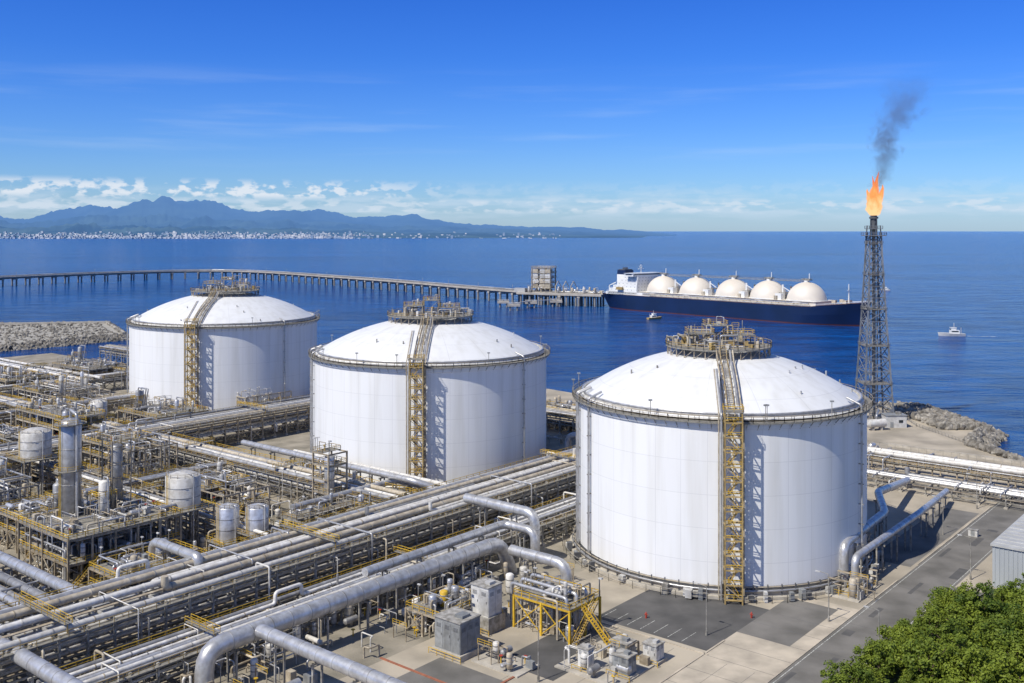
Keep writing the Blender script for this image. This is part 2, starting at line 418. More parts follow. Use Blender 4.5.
    for k,x in enumerate((W/2+.6,W/2+1.2)):
        r = (.26,.18)[k]
        b.tube([(x,.6,0),(x,.6,H+2.2),(x,-R0*.35,H+2.2+ (dz(R0*.6)-H))], r, ('silver','cream')[k], 8)
    b.box((-W/2-.5,.4,top/2-1),(.6,.25,top-4),'tan')
    b.pop()
    # dome stair from rim to central platform
    c, s_ = math.cos(tow), math.sin(tow); Rp = R0*.37; dk = H+rise+1.0
    steps = 7
    pts = [ (R0+.2 - (R0+.2-Rp)*i/steps) for i in range(steps+1)]
    tx, ty = -s_, c
    for i in range(steps):
        r0, r1 = pts[i], pts[i+1]
        z0 = (dz(min(r0,R0-.01)) + 1.0) if i else H+.6; z1 = dz(r1)+1.0 if i<steps-1 else dk
        b.stair((c*r0,s_*r0,z0),(c*r1,s_*r1,z1),1.6,'tan','ochre')
        b.beam((c*r1+tx,s_*r1+ty,dz(r1)),(c*r1+tx,s_*r1+ty,z1+.2),.2,'tan'); b.beam((c*r1-tx,s_*r1-ty,dz(r1)),(c*r1-tx,s_*r1-ty,z1+.2),.2,'tan')
        for o, rr, mm in ((1.8,.30,'silver'),(2.5,.2,'cream'),(-1.6,.2,'tan')):
            b.cyl((c*r0+tx*o,s_*r0+ty*o,z0+.1),(c*r1+tx*o,s_*r1+ty*o,z1+.1),rr,mm,8)
            b.beam((c*r1+tx*o,s_*r1+ty*o,dz(r1)-.3),(c*r1+tx*o,s_*r1+ty*o,z1),.2,'steel')
    # central platform
    b.lathe([(Rp*.55,dk),(Rp,dk),(Rp,dk-.35),(Rp*.55,dk-.35),(Rp*.55,dk)],'grate',48,smooth=False)
    b.rail(ring(Rp,40,dk),'ochre',h=1.3,sp=2.2,w=.12); b.rail(ring(Rp*.56,24,dk),'ochre',h=1.1,sp=2.4,w=.09)
    for i in range(28):
        a = 2*math.pi*i/28; q = Rp*.97
        b.beam((q*math.cos(a),q*math.sin(a),dz(q)-.2),(q*math.cos(a),q*math.sin(a),dk),.22,'tan')
        b.beam((q*math.cos(a),q*math.sin(a),dz(q)),(q*math.cos(a+.22),q*math.sin(a+.22),dk-.2),.12,'tan')
    b.lathe([(Rp*.5,dz(Rp*.5)-.2),(Rp*.5,dk-.4),(.1,dk-.3)],'white',32,smooth=False)
    for (px,py,w,d,h) in ((-Rp*.38,-Rp*.1,7,6,3.4),(Rp*.42,Rp*.15,8,5,2.6),(0,Rp*.3,6,6,5.0)):
        for x in (-w/2,w/2):
            for y in (-d/2,d/2): b.box((px+x,py+y,dk+h/2),(.28,.28,h),'tan')
        b.box((px,py,dk+h),(w+.4,d+.4,.2),'grate'); b.railrect(px-w/2,py-d/2,px+w/2,py+d/2,dk+h+.1,'yellow',sp=2)
        b.beam((px-w/2,py-d/2,dk),(px+w/2,py-d/2,dk+h),.14,'tan')
        smallstuff(b,R,px-w/2+.8,px+w/2-.8,py-d/2+.8,py+d/2-.8,dk+h+.1,4,.6)
    for i in range(46):
        a = R.uniform(0,6.28); q = R.uniform(.3,.93)*Rp; x,y = q*math.cos(a), q*math.sin(a); k = R.random()
        if k<.35: b.box((x,y,dk+.8),(R.uniform(.6,1.6),R.uniform(.6,1.6),R.uniform(.9,2.2)),R.choice(['cabgrey','cream','ochre','offwhite']),rz=R.random())
        elif k<.55:
            b.cyl((x,y,dk),(x,y,dk+R.uniform(1.5,3)),R.uniform(.25,.6),R.choice(['silver','white','cream']),10)
        else:
            x2,y2 = x+R.uniform(-5,5), y+R.uniform(-5,5); h = R.uniform(.8,3)
            b.tube([(x,y,dk-1),(x,y,dk+h),(x2,y,dk+h),(x2,y2,dk+h),(x2,y2,dk-1)],R.uniform(.12,.32),R.choice(['silver','cream','silver2']),6)
    for i in range(6):
        a = R.uniform(0,6.28); q = Rp*.9; x,y = q*math.cos(a), q*math.sin(a); b.cyl((x,y,dk),(x,y,dk+R.uniform(3,6.5)),.1,'steel',5)
    return b.done()

lng_tank(56.3,273,38.3,math.radians(-97),1)
lng_tank(-30.3,372,43.0,math.radians(-91),2)
lng_tank(-145.9,509,45.8,math.radians(-92),3,rise=14)

# ------------------------------------------------------------------ racks
rack('pipe_rack',-194,40,310,20,[5.5,8.0,10.5],11,bay=5.5,top_r=(.4,.85),walk='yellow',mats=['white','white','silver','silver2','cream','silver']).done()
rack('pipe_rack',-173,84,160,9,[3.6,6.0],12,bay=5.5,top_r=(.2,.5),walk='yellow').done()
rack('pipe_rack',-352,120,250,18,[5,8,10.5],13,bay=6,top_r=(.3,.7),colm='tan').done()
rack('pipe_rack',-500,203,290,11,[5.5,8.5],14,along='s',bay=6,top_r=(.3,.7),walk='yellow').done()
rack('pipe_rack',-520,160,310,8,[4.5,7.5],15,along='s',bay=6,top_r=(.25,.6),walk='yellow',colm='tan').done()
rack('pipe_rack',-640,345,500,12,[5,8],16,along='s',bay=7,top_r=(.35,.75)).done()
rack('pipe_rack',-136,342,520,13,[2.6],17,along='s',bay=8,top_r=(.5,.95),walk=False,mats=['silver','white','silver','silver2']).done()
rack('pipe_rack',-140,360,520,9,[5.0],27,along='s',bay=8,top_r=(.4,.9),walk='yellow',mats=['silver','white','silver','silver2'],colm='tan').done()
rack('pipe_rack',-140,378,520,12,[2.4],18,along='s',bay=8,top_r=(.6,1.1),walk=False,mats=['silver','white','silver']).done()
rack('pipe_rack',-700,262,200,12,[5,8],19,along='s',bay=7,top_r=(.4,.9),mats=['white','white','silver']).done()
rack('pipe_rack',-330,97,124,13,[4,7],20,along='s',bay=6,top_r=(.5,1.1),walk=False,mats=['silver','silver','silver2']).done()
rack('pipe_rack',-440,150,190,10,[5,8],21,bay=6,top_r=(.3,.7),colm='tan').done()
rack('pipe_rack',-290,100,100,6,[5,7.5],22,bay=6,top_r=(.3,.6),walk='yellow').done()
rack('pipe_rack',-515,200,150,10,[5,8],23,bay=6,top_r=(.3,.7)).done()

def big(name, paths):
    for pts, r, m in paths:
        b = B(name, G); b.tube(pts, r, m, 20, bend=r*2.4)
        P = [Vector(p) for p in pts]
        for i in range(len(P)-1):
            d = P[i+1]-P[i]; L = d.length
            if L < 9: continue
            d.normalize(); x = r*3
            while x < L-r*2.6:
                b.cyl(P[i]+d*x, P[i]+d*(x+.16), r*1.03, 'silver2', 20); x += 4.6
            if abs(d.z) < .1 and P[i].z > 2:
                x = 6
                while x < L-3:
                    c = P[i]+d*x; sd = Vector((-d.y,d.x,0))
                    b.beam(c-sd*r*.8-Vector((0,0,c.z)), c-sd*r*.8-Vector((0,0,r)), .35,'steel'); b.beam(c+sd*r*.8-Vector((0,0,c.z)), c+sd*r*.8-Vector((0,0,r)), .35,'steel')
                    b.beam(c-sd*(r+.5)-Vector((0,0,r+.2)), c+sd*(r+.5)-Vector((0,0,r+.2)), .4,'steel'); x += 11
        b.done()
big('insulated_pipeline', [
 ([(-162,106,0),(-162,106,8.5),(-161.5,190,8.5),(-161.5,194,0)], 1.75, 'silver'),
 ([(-160,117,9.2),(-70,117,9.2)], 1.3, 'silver'),
 ([(-167,150,10.2),(-167,198,10.2),(-157,198,10.2),(-157,198,5)], 1.05, 'silver'),
 ([(-184,202,13.2),(-160,202,13.2),(-160,202,3)], 1.3, 'silver'),
 ([(-158,190,7.2),(-141,190,7.2),(-141,190,1)], 1.3, 'silver'),
 ([(-260,82,8),(-182,82,9.5),(-120,82,9.5)], 1.4, 'silver'),
 ([(-300,104,9.4),(-206,104,9.4)], 1.2, 'silver'),
 ([(-217,128,4),(-217,128,12.6),(-198,128,12.6),(-198,128,10)], 1.1, 'silver'),
 ([(-225,175,9),(-225,215,9),(-206,215,9)], .9, 'silver'),
 ([(-300,212,11),(-215,212,11),(-210,216,9)], 1.0, 'silver'),
 ([(-280,219,9.5),(-205,219,9.5)], .7, 'white'),
 ([(-93,238,.5),(-93,238,10),(-95,272,10),(-104,292,10),(-110,336,4)], 1.1, 'silver'),
 ([(-89.5,236,.5),(-89.5,236,8),(-90,285,8),(-96,330,4)], .9, 'silver'),
 ([(-172,282,6),(-172,330,10),(-150,338,10)], 1.2, 'silver'),
 ([(-219,296,.5),(-219,296,11),(-206,300,11.5)], 1.2, 'silver'),
 ([(-214,292,.5),(-214,292,8),(-205,292,9)], 1.0, 'silver'),
])

# ------------------------------------------------------------------ process units
b = unit('process_unit',-247,131,26,30,[6,12],31,nv=1,ret=True,fill=1.3)
b.vessel((-8,-4,13.2),2.7,23,'silver',24); b.cyl((-8,-4,12),(-8,-4,13.2),2.4,'steel',16)
for zz in (24,36):
    b.rail([(x-8,y-4,z) for x,y,z in ring(3.9,10,zz)],'yellow',sp=1.8); b.lathe([(2.8,0),(4.0,0),(4.0,-.2),(2.8,-.2)],'grate',20,(-8,-4,zz),False)
b.beam((-8,-7,12),(-8,-7,37),.15,'yellow'); b.beam((-7.3,-7,12),(-7.3,-7,37),.15,'yellow')
b.tube([(-4.6,-4,12),(-4.6,-4,38.5),(-8,-4,39.5),(-8,-4,37)],.35,'silver',8)
b.vessel((-3,6,13),1.6,16,'silver2',18)
for x in (-5.6,-.4):
    for y in (3.4,8.6): b.beam((x,y,12),(x,y,31),.28,'tan')
for zz in (16,20,24,28,31):
    b.railrect(-5.6,3.4,-.4,8.6,zz,'ochre',sp=2.6); b.beam((-5.6,3.4,zz-4),(-.4,3.4,zz),.16,'tan'); b.box((-3,7.8,zz),(5.2,1.6,.12),'grate')
b.done()
def storage_vessel(name, s,t,z,r,h,m='white'):
    b = B(name, GT(s,t)); 
    for i in range(8):
        a = i*math.pi/4; b.beam((r*.85*math.cos(a),r*.85*math.sin(a),0),(r*.85*math.cos(a),r*.85*math.sin(a),z),.35,'steel')
    if z > 2:
        b.box((0,0,z-.3),(r*2.6,r*2.6,.3),'grate'); b.railrect(-r*1.3,-r*1.3,r*1.3,r*1.3,z-.15,'yellow',sp=2)
        for x in (-r*1.25,r*1.25):
            for y in (-r*1.25,r*1.25): b.box((x,y,z/2),(.4,.4,z),'tan')
    b.lathe([(r,0),(r,h),(r*.96,h+.15),(r*.5,h+r*.2),(.05,h+r*.26)],m,28,(0,0,z))
    for k in (.33,.66): b.lathe([(r*1.01,0),(r*1.02,.12),(r*1.01,.24)],'silver2',28,(0,0,z+h*k))
    b.rail([(x,y,zz) for x,y,zz in ring(r*.96,14,z+h+.1)],'cream',h=1,sp=2)
    b.tube([(r+.4,0,0),(r+.4,0,z+h+.9),(0,0,z+h+.9),(0,0,z+h)],.2,'silver',7)
    b.beam((0,-r-.3,z),(0,-r-.3,z+h+1),.12,'yellow'); b.beam((.6,-r-.3,z),(.6,-r-.3,z+h+1),.12,'yellow')
    b.done()
storage_vessel('storage_vessel',-240.8,151,12,4.6,8)
storage_vessel('storage_vessel',-225.5,154.6,5,3.0,8.5,'silver')
storage_vessel('storage_vessel',-219.5,159.5,5,3.0,8.5,'silver')
storage_vessel('storage_vessel',-331,153,12,5,8)
storage_vessel('storage_vessel',-398,210,9,3.5,6)
b = unit('process_tower',-231.8,194.4,7,7,[5,9,13,17,20.5],32,nv=0,ret=True,yellow=False); b.vessel((1.5,-1.5,6),1.5,13,'silver',16); b.done()
for i,(s,t,w,d,lv,nv) in enumerate([
  (-275,133,16,24,[5,9],2),(-318,130,30,22,[5,9.5],3),(-262,178,24,16,[5,9],1),(-320,180,30,18,[5,10,14],3),
  (-385,170,36,10,[5,9],2),(-400,195,38,18,[5,9,13],3),(-385,232,30,24,[5,10],3),(-470,185,38,22,[5,9],3),(-475,232,44,26,[5,10],4),
  (-540,240,30,24,[5,9],2),(-560,290,40,24,[4,8],2),(-400,290,20,26,[5,9],2),(-215,126,14,22,[5,8.5],1),(-215,180,10,24,[5,9],1),
  (-352,385,60,16,[5,9],2),(-245,352,60,12,[5,8],2),(-160,334,30,10,[5,9],1),(-480,370,60,14,[5,8],2)]):
    unit('process_unit',s,t,w,d,lv,40+i,nv=nv,yellow=(i%3!=1),cm=['tan','steel','cream'][i%3],fill=1.0)

def yard(name,s0,s1,t0,t1,n,seed):
    R = random.Random(seed); b = B(name,G)
    smallstuff(b,R,s0,s1,t0,t1,0,n,1.2)
    b.done()
yard('process_piping',-345,-207,105,215,520,71)
yard('process_piping',-183,-150,90,195,240,72)
yard('process_piping',-520,-362,170,260,420,73)
yard('process_piping',-216,-172,215,330,240,74)
yard('process_piping',-560,-140,318,400,420,75)
yard('process_piping',-150,-141,150,200,30,76)

# ------------------------------------------------------------------ foreground equipment
def cabinet(name,s,t,z,w,d,h,m):
    b = B(name,GT(s,t)); b.box((0,0,z/2),(w+1,d+1,z),'conc' if z<2 else 'steel')
    b.box((0,0,z+h/2),(w,d,h),m); b.box((0,0,z+h+.12),(w+.4,d+.4,.24),'steel')
    k = max(2,int(w/1.8))
    for i in range(k):
        x = -w/2+w*(i+.5)/k
        b.box((x,-d/2-.03,z+h*.48),(w/k*.86,.06,h*.86),m); b.box((x+w/k*.3,-d/2-.1,z+h*.5),(.1,.1,.5),'dark')
        for j in range(4): b.box((x,-d/2-.08,z+h*.72+j*.22),(w/k*.5,.05,.07),'dark')
    k = max(2,int(d/1.8))
    for i in range(k):
        y = -d/2+d*(i+.5)/k; 
        for sg in (-1,1):
            b.box((sg*(w/2+.03),y,z+h*.48),(.06,d/k*.86,h*.86),m)
            for j in range(4): b.box((sg*(w/2+.08),y,z+h*.72+j*.22),(.05,d/k*.5,.07),'dark')
    b.box((w*.2,0,z+h+.5),(w*.3,d*.4,.6),m)
    b.rail([(-w/2-.9,-d/2-.9,0),(w/2+.9,-d/2-.9,0)],'yellow')
    b.done()
cabinet('electrical_cabinet',-139,150,1.2,7,6,6.2,'cabgrey')
cabinet('control_cabinet',-142.5,163,3.5,5,4.5,6.2,'offwhite')
cabinet('electrical_cabinet',-107,163,.6,3.5,3,3.4,'cabgrey')
cabinet('electrical_cabinet',-106,172,.6,3,3,3,'offwhite')
cabinet('electrical_cabinet',-114,160,.6,2.4,2,3.8,'offwhite')
cabinet('electrical_cabinet',-112,170,.5,4,3,2.6,'cabgrey')
b = unit('yellow_platform_skid',-131,173,15,11,[7],91,nv=0,ret=True,cm='yellow',fill=1.6)
b.stair((8.5,-2,7),(16,-2,0),1.2,'yellow','yellow')
for y in (-4.5,-1,2.5): b.tube([(-9,y,1),(-9,y,9),(6,y,9),(6,y,7)],.4,'silver',8)
b.done()
b = unit('pump_skid',-150,158,10,14,[5],92,nv=0,ret=True,fill=1.8)
for y in (-5,-1.5,2): b.vessel((1,y,5.3),.9,3,'yellow' if y==-1.5 else 'silver',12)
b.done()
R = random.Random(5)
b = B('valve_skid',GT(-112,165)); b.box((0,0,.15),(15,16,.3),'conc'); smallstuff(b,R,-7,7,-7.5,7.5,.3,24,1.0); b.done()
b = B('valve_skid',GT(-90,236)); b.box((0,0,.15),(8,14,.3),'conc'); smallstuff(b,R,-3.5,3.5,-6.5,6.5,.3,30,1.1)
for x in (-3.5,3.5):
    for y in (-6,0,6): b.box((x,y,2),(.3,.3,4),'steel')
for y in (-6,0,6): b.box((0,y,4),(7.4,.3,.3),'tan')
b.railrect(-3.5,-6,3.5,6,0.3,'yellow'); b.done()
b = B('valve_skid',GT(-128,152)); b.box((0,0,.15),(12,7,.3),'conc'); smallstuff(b,R,-5.5,5.5,-3,3,.3,14,.9); b.done()

def lamp(s,t,h=10):
    b = B('street_lamp',GT(s,t)); b.cyl((0,0,0),(0,0,h),.14,'steel',8,r2=.08); b.cyl((0,0,0),(0,0,1),.25,'steel',8)
    b.tube([(0,0,h-.2),(0,0,h+.4),(-2.2,0,h+.6)],.07,'steel',6); b.box((-2.5,0,h+.55),(1.1,.4,.2),'offwhite'); b.done()
for s,t in ((-87,214),(-70.5,262),(-87,296),(-71,200),(-118,150),(-104,190),(-87,330)): lamp(s,t)
b = B('utility_box',GT(-80,300)); b.box((0,0,.9),(2.4,1.4,1.8),'offwhite'); b.box((0,0,1.9),(2.7,1.7,.15),'steel'); b.box((0,-.73,.9),(1,.05,1.5),'cabgrey'); b.done()
def hydrant(s,t):
    b = B('fire_hydrant',GT(s,t)); b.cyl((0,0,0),(0,0,1.1),.22,'red',8); b.cyl((0,0,1.1),(0,0,1.35),.22,'red',8,r2=.08); b.cyl((-.4,0,.8),(.4,0,.8),.12,'red',6); b.done()
for s,t in ((-101,205),(-119,190),(-103,150)): hydrant(s,t)

# ------------------------------------------------------------------ building right
wl = mat('metal_siding',(0.40,0.42,0.43),(0.34,0.36,0.37),rough=.5,scale=.4,streak=True)
rf = mat('metal_roof',(0.52,0.52,0.50),(0.44,0.44,0.42),rough=.5,scale=.3,grime=.2)
b = B('warehouse_building',GT(-50,283)); w,d,h = 30,46,10
b.box((0,0,h/2),(w,d,h),wl); b.box((0,0,h+.25),(w+.8,d+.8,.5),rf)
for i in range(46): b.box((-w/2-.06,-d/2+.5+i,h/2),(.12,.22,h-.3),wl)
for i in range(30): b.box((-w/2+.5+i,-d/2-.06,h/2),(.22,.12,h-.3),wl)
for i in range(15): b.box((0,-d/2+1.5+i*3.07,h+.56),(w,.15,.12),rf)
for i in range(4):
    b.box((-w/2-.16,-d/2+6+i*11,7),(.1,3.2,1.2),'glass'); b.box((-w/2-.2,-d/2+6+i*11,6.3),(.2,3.6,.12),'offwhite')
b.box((-w/2-.15,-d/2+12,2.2),(.12,4.5,4.4),'offwhite')
b.cyl((-5,-10,h+.5),(-5,-10,h+1.8),.7,'silver',12); b.cyl((3,5,h+.5),(3,5,h+1.8),.7,'silver',12)
b.done()

# ------------------------------------------------------------------ ground
gm = mat('yard_concrete',(0.45,0.39,0.30),(0.28,0.245,0.19),rough=.9,scale=.07,bump=.15,bscale=2,detail=10)
gr = mat('gravel_ground',(0.34,0.30,0.235),(0.19,0.17,0.13),rough=.95,scale=.12,bump=.3,bscale=3,detail=10)
am = mat('asphalt',(0.105,0.10,0.095),(0.065,0.063,0.06),rough=.9,scale=.15,bump=.1,bscale=6,detail=10)
am2 = mat('worn_asphalt',(0.19,0.178,0.16),(0.115,0.108,0.095),rough=.92,scale=.12,bump=.1,bscale=6,detail=10)
cm_ = mat('pale_concrete',(0.52,0.45,0.35),(0.35,0.305,0.24),rough=.9,scale=.18,detail=10)
pm = mat('road_paint',(0.55,0.55,0.50),(0.22,0.22,0.20),rough=.8,scale=1.5,lo=.4,hi=.55)
rust = mat('red_kerb_paint',(0.36,0.13,0.07),(0.25,0.10,0.06),rough=.85,scale=1)
import bmesh
def polysheet(name, pts, z, m, skirt=None, grid=False):
    bm = bmesh.new(); vs = []
    for p in pts:
        q = Vector((p[0],p[1],z)); q = G@q if grid else q; vs.append(bm.verts.new(q))
    f = bm.faces.new(vs); f.normal_update()
    if f.normal.z < 0: f.normal_flip()
    if skirt is not None:
        lo = [bm.verts.new((v.co.x,v.co.y,skirt)) for v in vs]; n = len(vs)
        for i in range(n): bm.faces.new((vs[i],vs[(i+1)%n],lo[(i+1)%n],lo[i]))
    bmesh.ops.triangulate(bm, faces=[f])
    me = bpy.data.meshes.new(name); bm.to_mesh(me); bm.free(); me.materials.append(m)
    o = bpy.data.objects.new(name, me); scene.collection.objects.link(o); return o
land = [(-1800,-400),(900,-400),(882,-203),(190,372),(184,402),(206,432),(200,484),(176,493),(152,478),(142,410),(118,432),(20,545),(-116,600),(-330,645),(-800,600),(-1800,560)]
polysheet('ground', land, 0, gm, skirt=-8)
def gs(name,s0,s1,t0,t1,z,m): return polysheet(name,[(s0,t0),(s1,t0),(s1,t1),(s0,t1)],z,m,grid=True)
gs('gravel_yard',-700,-148,30,335,.004,gr)
gs('access_road',-84,-72,30,360,.008,am2)
gs('concrete_apron',-100,-84,120,225,.008,cm_)
gs('asphalt_yard',-128,-100,183,212,.012,am)
gs('asphalt_yard',-100,-88,196,222,.016,am2)
gs('asphalt_yard',-140,-102,120,146,.012,am2)
gs('asphalt_yard',-96,-85,262,325,.012,am2)
gs('asphalt_yard',-130,-116,152,178,.012,am)
gs('concrete_apron',-72,-40,296,352,.010,cm_)
gs('road',-72,40,242,254,.012,am2)
b = B('road_marking',G)
for s0 in (-83.4,-72.8): b.add([(s0,40,.014),(s0+.16,40,.014),(s0+.16,358,.014),(s0,358,.014)],[(0,1,2,3)],pm)
for i in range(7): b.add([(-127+i*3.4,184,.018),(-126.88+i*3.4,184,.018),(-126.88+i*3.4,190,.018),(-127+i*3.4,190,.018)],[(0,1,2,3)],pm)
b.done()
b = B('kerb',G)
b.box((-84.2,175,.07),(.35,150,.15),cm_); b.box((-71.8,145,.07),(.35,194,.15),cm_); b.box((-84.2,300,.07),(.35,70,.15),cm_)
b.box((-114,181.5,.08),(30,.35,.16),cm_); b.box((-99.8,160,.08),(.4,60,.16),cm_)
b.done()
b = B('kerb',G); b.box((-136,138,.09),(26,.5,.18),rust); b.box((-122.8,143,.09),(.5,16,.18),rust); b.done()
b = B('expansion_joint',G)
dj = M['dark']
for i in range(14): b.box((-92,122+i*7.4,.014),(16,.09,.006),dj)
for i in range(9): b.box((-124+i*6,150,.006),(.08,60,.006),dj)
for i in range(11): b.box((-78,60+i*26+(i%3)*4,.014),(12,.07,.006),dj)
b.done()
patch = mat('asphalt_repair',(0.105,0.10,0.095),(0.08,0.078,0.074),rough=.9,scale=.5)
R = random.Random(77)
b = B('asphalt_repair_patch',G)
for i in range(12):
    s=R.uniform(-83,-75); t=120+i*17+R.uniform(0,5); w=R.uniform(.8,3); l=R.uniform(1.5,11); b.add([(s,t,.0125),(min(s+w,-72.9),t,.0125),(min(s+w,-72.9),t+l,.0125),(s,t+l,.0125)],[(0,1,2,3)],patch)
b.done()
b = B('sea_wall',G); b.box((60,404,.6),(400,.6,1.2),'conc'); b.done()
b = B('perimeter_fence',G); b.rail([(-150,398,0),(240,398,0)],'steel',h=2.2,sp=3,w=.1); b.done()
b = B('perimeter_fence',G); b.rail([(-70.6,50,0),(-70.6,240,0)],'steel',h=1.8,sp=3,w=.08); b.done()

# ------------------------------------------------------------------ rocks
rk = mat('riprap_rock',(0.38,0.355,0.31),(0.14,0.13,0.11),rough=.95,scale=.35,bump=.4,bscale=1.5,grime=.6)
bm = bmesh.new(); bmesh.ops.create_icosphere(bm, subdivisions=1, radius=1); iv = [v.co.copy() for v in bm.verts]; iF = [tuple(v.index for v in f.verts) for f in bm.faces]; bm.free()
def rock(b,R,x,y,z,r):
    E = Matrix.Translation((x,y,z)) @ Matrix.Rotation(R.uniform(0,6),4,Vector((R.random(),R.random(),R.random()+.1)).normalized()) @ Matrix.Diagonal((r,r*R.uniform(.6,1),r*R.uniform(.5,.9),1))
    b.add([E @ (v*R.uniform(.75,1.2)) for v in iv], iF, rk)
def rocks(name, segs, n, seed, sz=(1.0,2.2), z0=-3.6, z1=1.0):
    R = random.Random(seed); b = B(name)
    for i in range(n):
        seg = R.choice(segs); p = Vector(seg[0]).lerp(Vector(seg[1]), R.random()); d = (Vector(seg[1])-Vector(seg[0])).normalized(); nn = Vector((d.y,-d.x))*seg[2]
        k = R.random(); q = p+nn*(k*seg[3]-1.5); z = z1+(z0-z1)*k; rock(b,R,q.x,q.y,z,R.uniform(*sz))
    return b
rb = rocks('riprap_breakwater',[((176,493),(200,484),-1,9),((200,484),(206,432),-1,10),((206,432),(184,402),-1,8),((184,402),(190,372),-1,6),((142,410),(152,478),-1,6),((152,478),(176,493),-1,6)],2100,7,sz=(.9,2.5),z1=1.4)
R = random.Random(9)
for i in range(1100):
    a = R.random(); q = Vector((199,486)).lerp(Vector((205,433)),a)+Vector((-R.uniform(-1,19),0)); rock(rb,R,q.x,q.y,R.uniform(.2,1.4),R.uniform(.8,2.4))
rb.done()
bwm = mat('breakwater_top',(0.42,0.395,0.34),(0.27,0.255,0.22),rough=.95,scale=.15,detail=10,bump=.6,bscale=.5)
bw = [(-318,822),(-378,935),(-900,840),(-900,660),(-500,672),(-374,748)]
polysheet('breakwater', bw, .6, bwm, skirt=-8)
bb = rocks('riprap_breakwater',[((-318,822),(-378,935),1,8),((-374,748),(-318,822),1,9),((-500,672),(-374,748),1,9),((-378,935),(-900,840),1,8)],3400,8,sz=(1.1,2.3),z1=1.2)
R = random.Random(10)
for i in range(1800):
    y = R.uniform(755,925); xr = -326-abs(y-822)*(.76 if y<822 else .55)
    rock(bb,R,xr-R.random()**1.1*190,y,R.uniform(.2,.9),R.uniform(.8,1.8))
bb.done()
b=B('breakwater_wall')
b.beam((-372,926,1.6),(-880,832,1.6),2.4,'conc',2.0); b.beam((-322,830,1.4),(-374,924,1.4),2,'conc',1.6)
b.done()

# ------------------------------------------------------------------ water
m, nt, bs = newmat('sea_water'); L = nt.links; N = nt.nodes
bs.inputs['Roughness'].default_value = .14; bs.inputs['Specular IOR Level'].default_value = .17
ge = N.new('ShaderNodeNewGeometry')
def wn(sc, det, scl, rot, rg=.5):
    n1 = N.new('ShaderNodeTexNoise'); n1.inputs['Scale'].default_value = sc; n1.inputs['Detail'].default_value = det; n1.inputs['Roughness'].default_value = rg
    mp = N.new('ShaderNodeMapping'); mp.inputs['Scale'].default_value = scl; mp.inputs['Rotation'].default_value = (0,0,rot); L.new(ge.outputs['Position'],mp.inputs[0]); L.new(mp.outputs[0],n1.inputs['Vector']); return n1.outputs['Fac']
na = wn(.0022, 6, (.28,1,1), .12, .6); nb_ = wn(.05, 5, (.5,1.0,1), .3, .7)
av = N.new('ShaderNodeMath'); av.operation='MULTIPLY_ADD'; av.inputs[1].default_value=.55; L.new(nb_,av.inputs[0])
av2 = N.new('ShaderNodeMath'); av2.operation='MULTIPLY'; av2.inputs[1].default_value=.45; L.new(na,av2.inputs[0]); L.new(av2.outputs[0],av.inputs[2])
r = N.new('ShaderNodeValToRGB'); r.color_ramp.elements[0].position=.40; r.color_ramp.elements[1].position=.60
r.color_ramp.elements[0].color=(.0004,.026,.125,1); r.color_ramp.elements[1].color=(.001,.078,.30,1); L.new(av.outputs[0],r.inputs['Fac'])
L.new(r.outputs['Color'],bs.inputs['Base Color'])
n2 = wn(.16, 8, (.5,1.2,1), .4, .6); n3 = wn(.025, 3, (.5,1.2,1), .2, .5)
bp = N.new('ShaderNodeBump'); bp.inputs['Strength'].default_value=1.0; bp.inputs['Distance'].default_value=4.5; L.new(n2,bp.inputs['Height'])
bp2 = N.new('ShaderNodeBump'); bp2.inputs['Strength'].default_value=1.0; bp2.inputs['Distance'].default_value=10.0; L.new(n3,bp2.inputs['Height']); L.new(bp2.outputs['Normal'],bp.inputs['Normal']); L.new(bp.outputs['Normal'],bs.inputs['Normal'])
wm = m
b = B('sea_water'); X=260000
b.add([(-X,-4000,-3),(X,-4000,-3),(X,X,-3),(-X,X,-3)],[(0,1,2,3)],wm); b.done()

# ------------------------------------------------------------------ hills
def interp(tab,x):
    for i in range(len(tab)-1):
        if tab[i][0]<=x<=tab[i+1][0]: return tab[i][1]+(tab[i+1][1]-tab[i][1])*(x-tab[i][0])/(tab[i+1][0]-tab[i][0])
    return tab[0][1] if x<tab[0][0] else tab[-1][1]
sky_t = [(-900,18),(-300,24),(0,24),(20,19),(45,21),(75,30),(95,34),(118,29),(140,33),(165,36),(185,29),(205,32),(235,25),(262,22),(290,25),(320,21),(350,18),(380,15),(410,15),(440,12),(480,10.0),(520,8),(560,6),(600,3.8),(640,1.6),(665,-2),(690,-6),(700,-6)]
m, nt, bs = newmat('distant_hills'); L=nt.links; N=nt.nodes
bs.inputs['Roughness'].default_value=1; bs.inputs['Specular IOR Level'].default_value=0
ge=N.new('ShaderNodeNewGeometry'); n1=N.new('ShaderNodeTexNoise'); n1.inputs['Scale'].default_value=.0012; n1.inputs['Detail'].default_value=8
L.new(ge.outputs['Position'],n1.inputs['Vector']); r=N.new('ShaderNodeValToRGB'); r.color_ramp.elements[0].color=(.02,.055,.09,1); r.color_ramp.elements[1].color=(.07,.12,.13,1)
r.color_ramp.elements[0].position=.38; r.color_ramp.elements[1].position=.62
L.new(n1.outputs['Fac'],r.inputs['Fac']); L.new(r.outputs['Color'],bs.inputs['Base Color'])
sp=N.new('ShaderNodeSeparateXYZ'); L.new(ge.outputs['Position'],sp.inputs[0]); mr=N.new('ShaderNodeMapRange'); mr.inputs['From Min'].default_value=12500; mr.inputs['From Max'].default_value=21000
mr.inputs['To Min'].default_value=.32; mr.inputs['To Max'].default_value=.88; L.new(sp.outputs['Y'],mr.inputs['Value'])
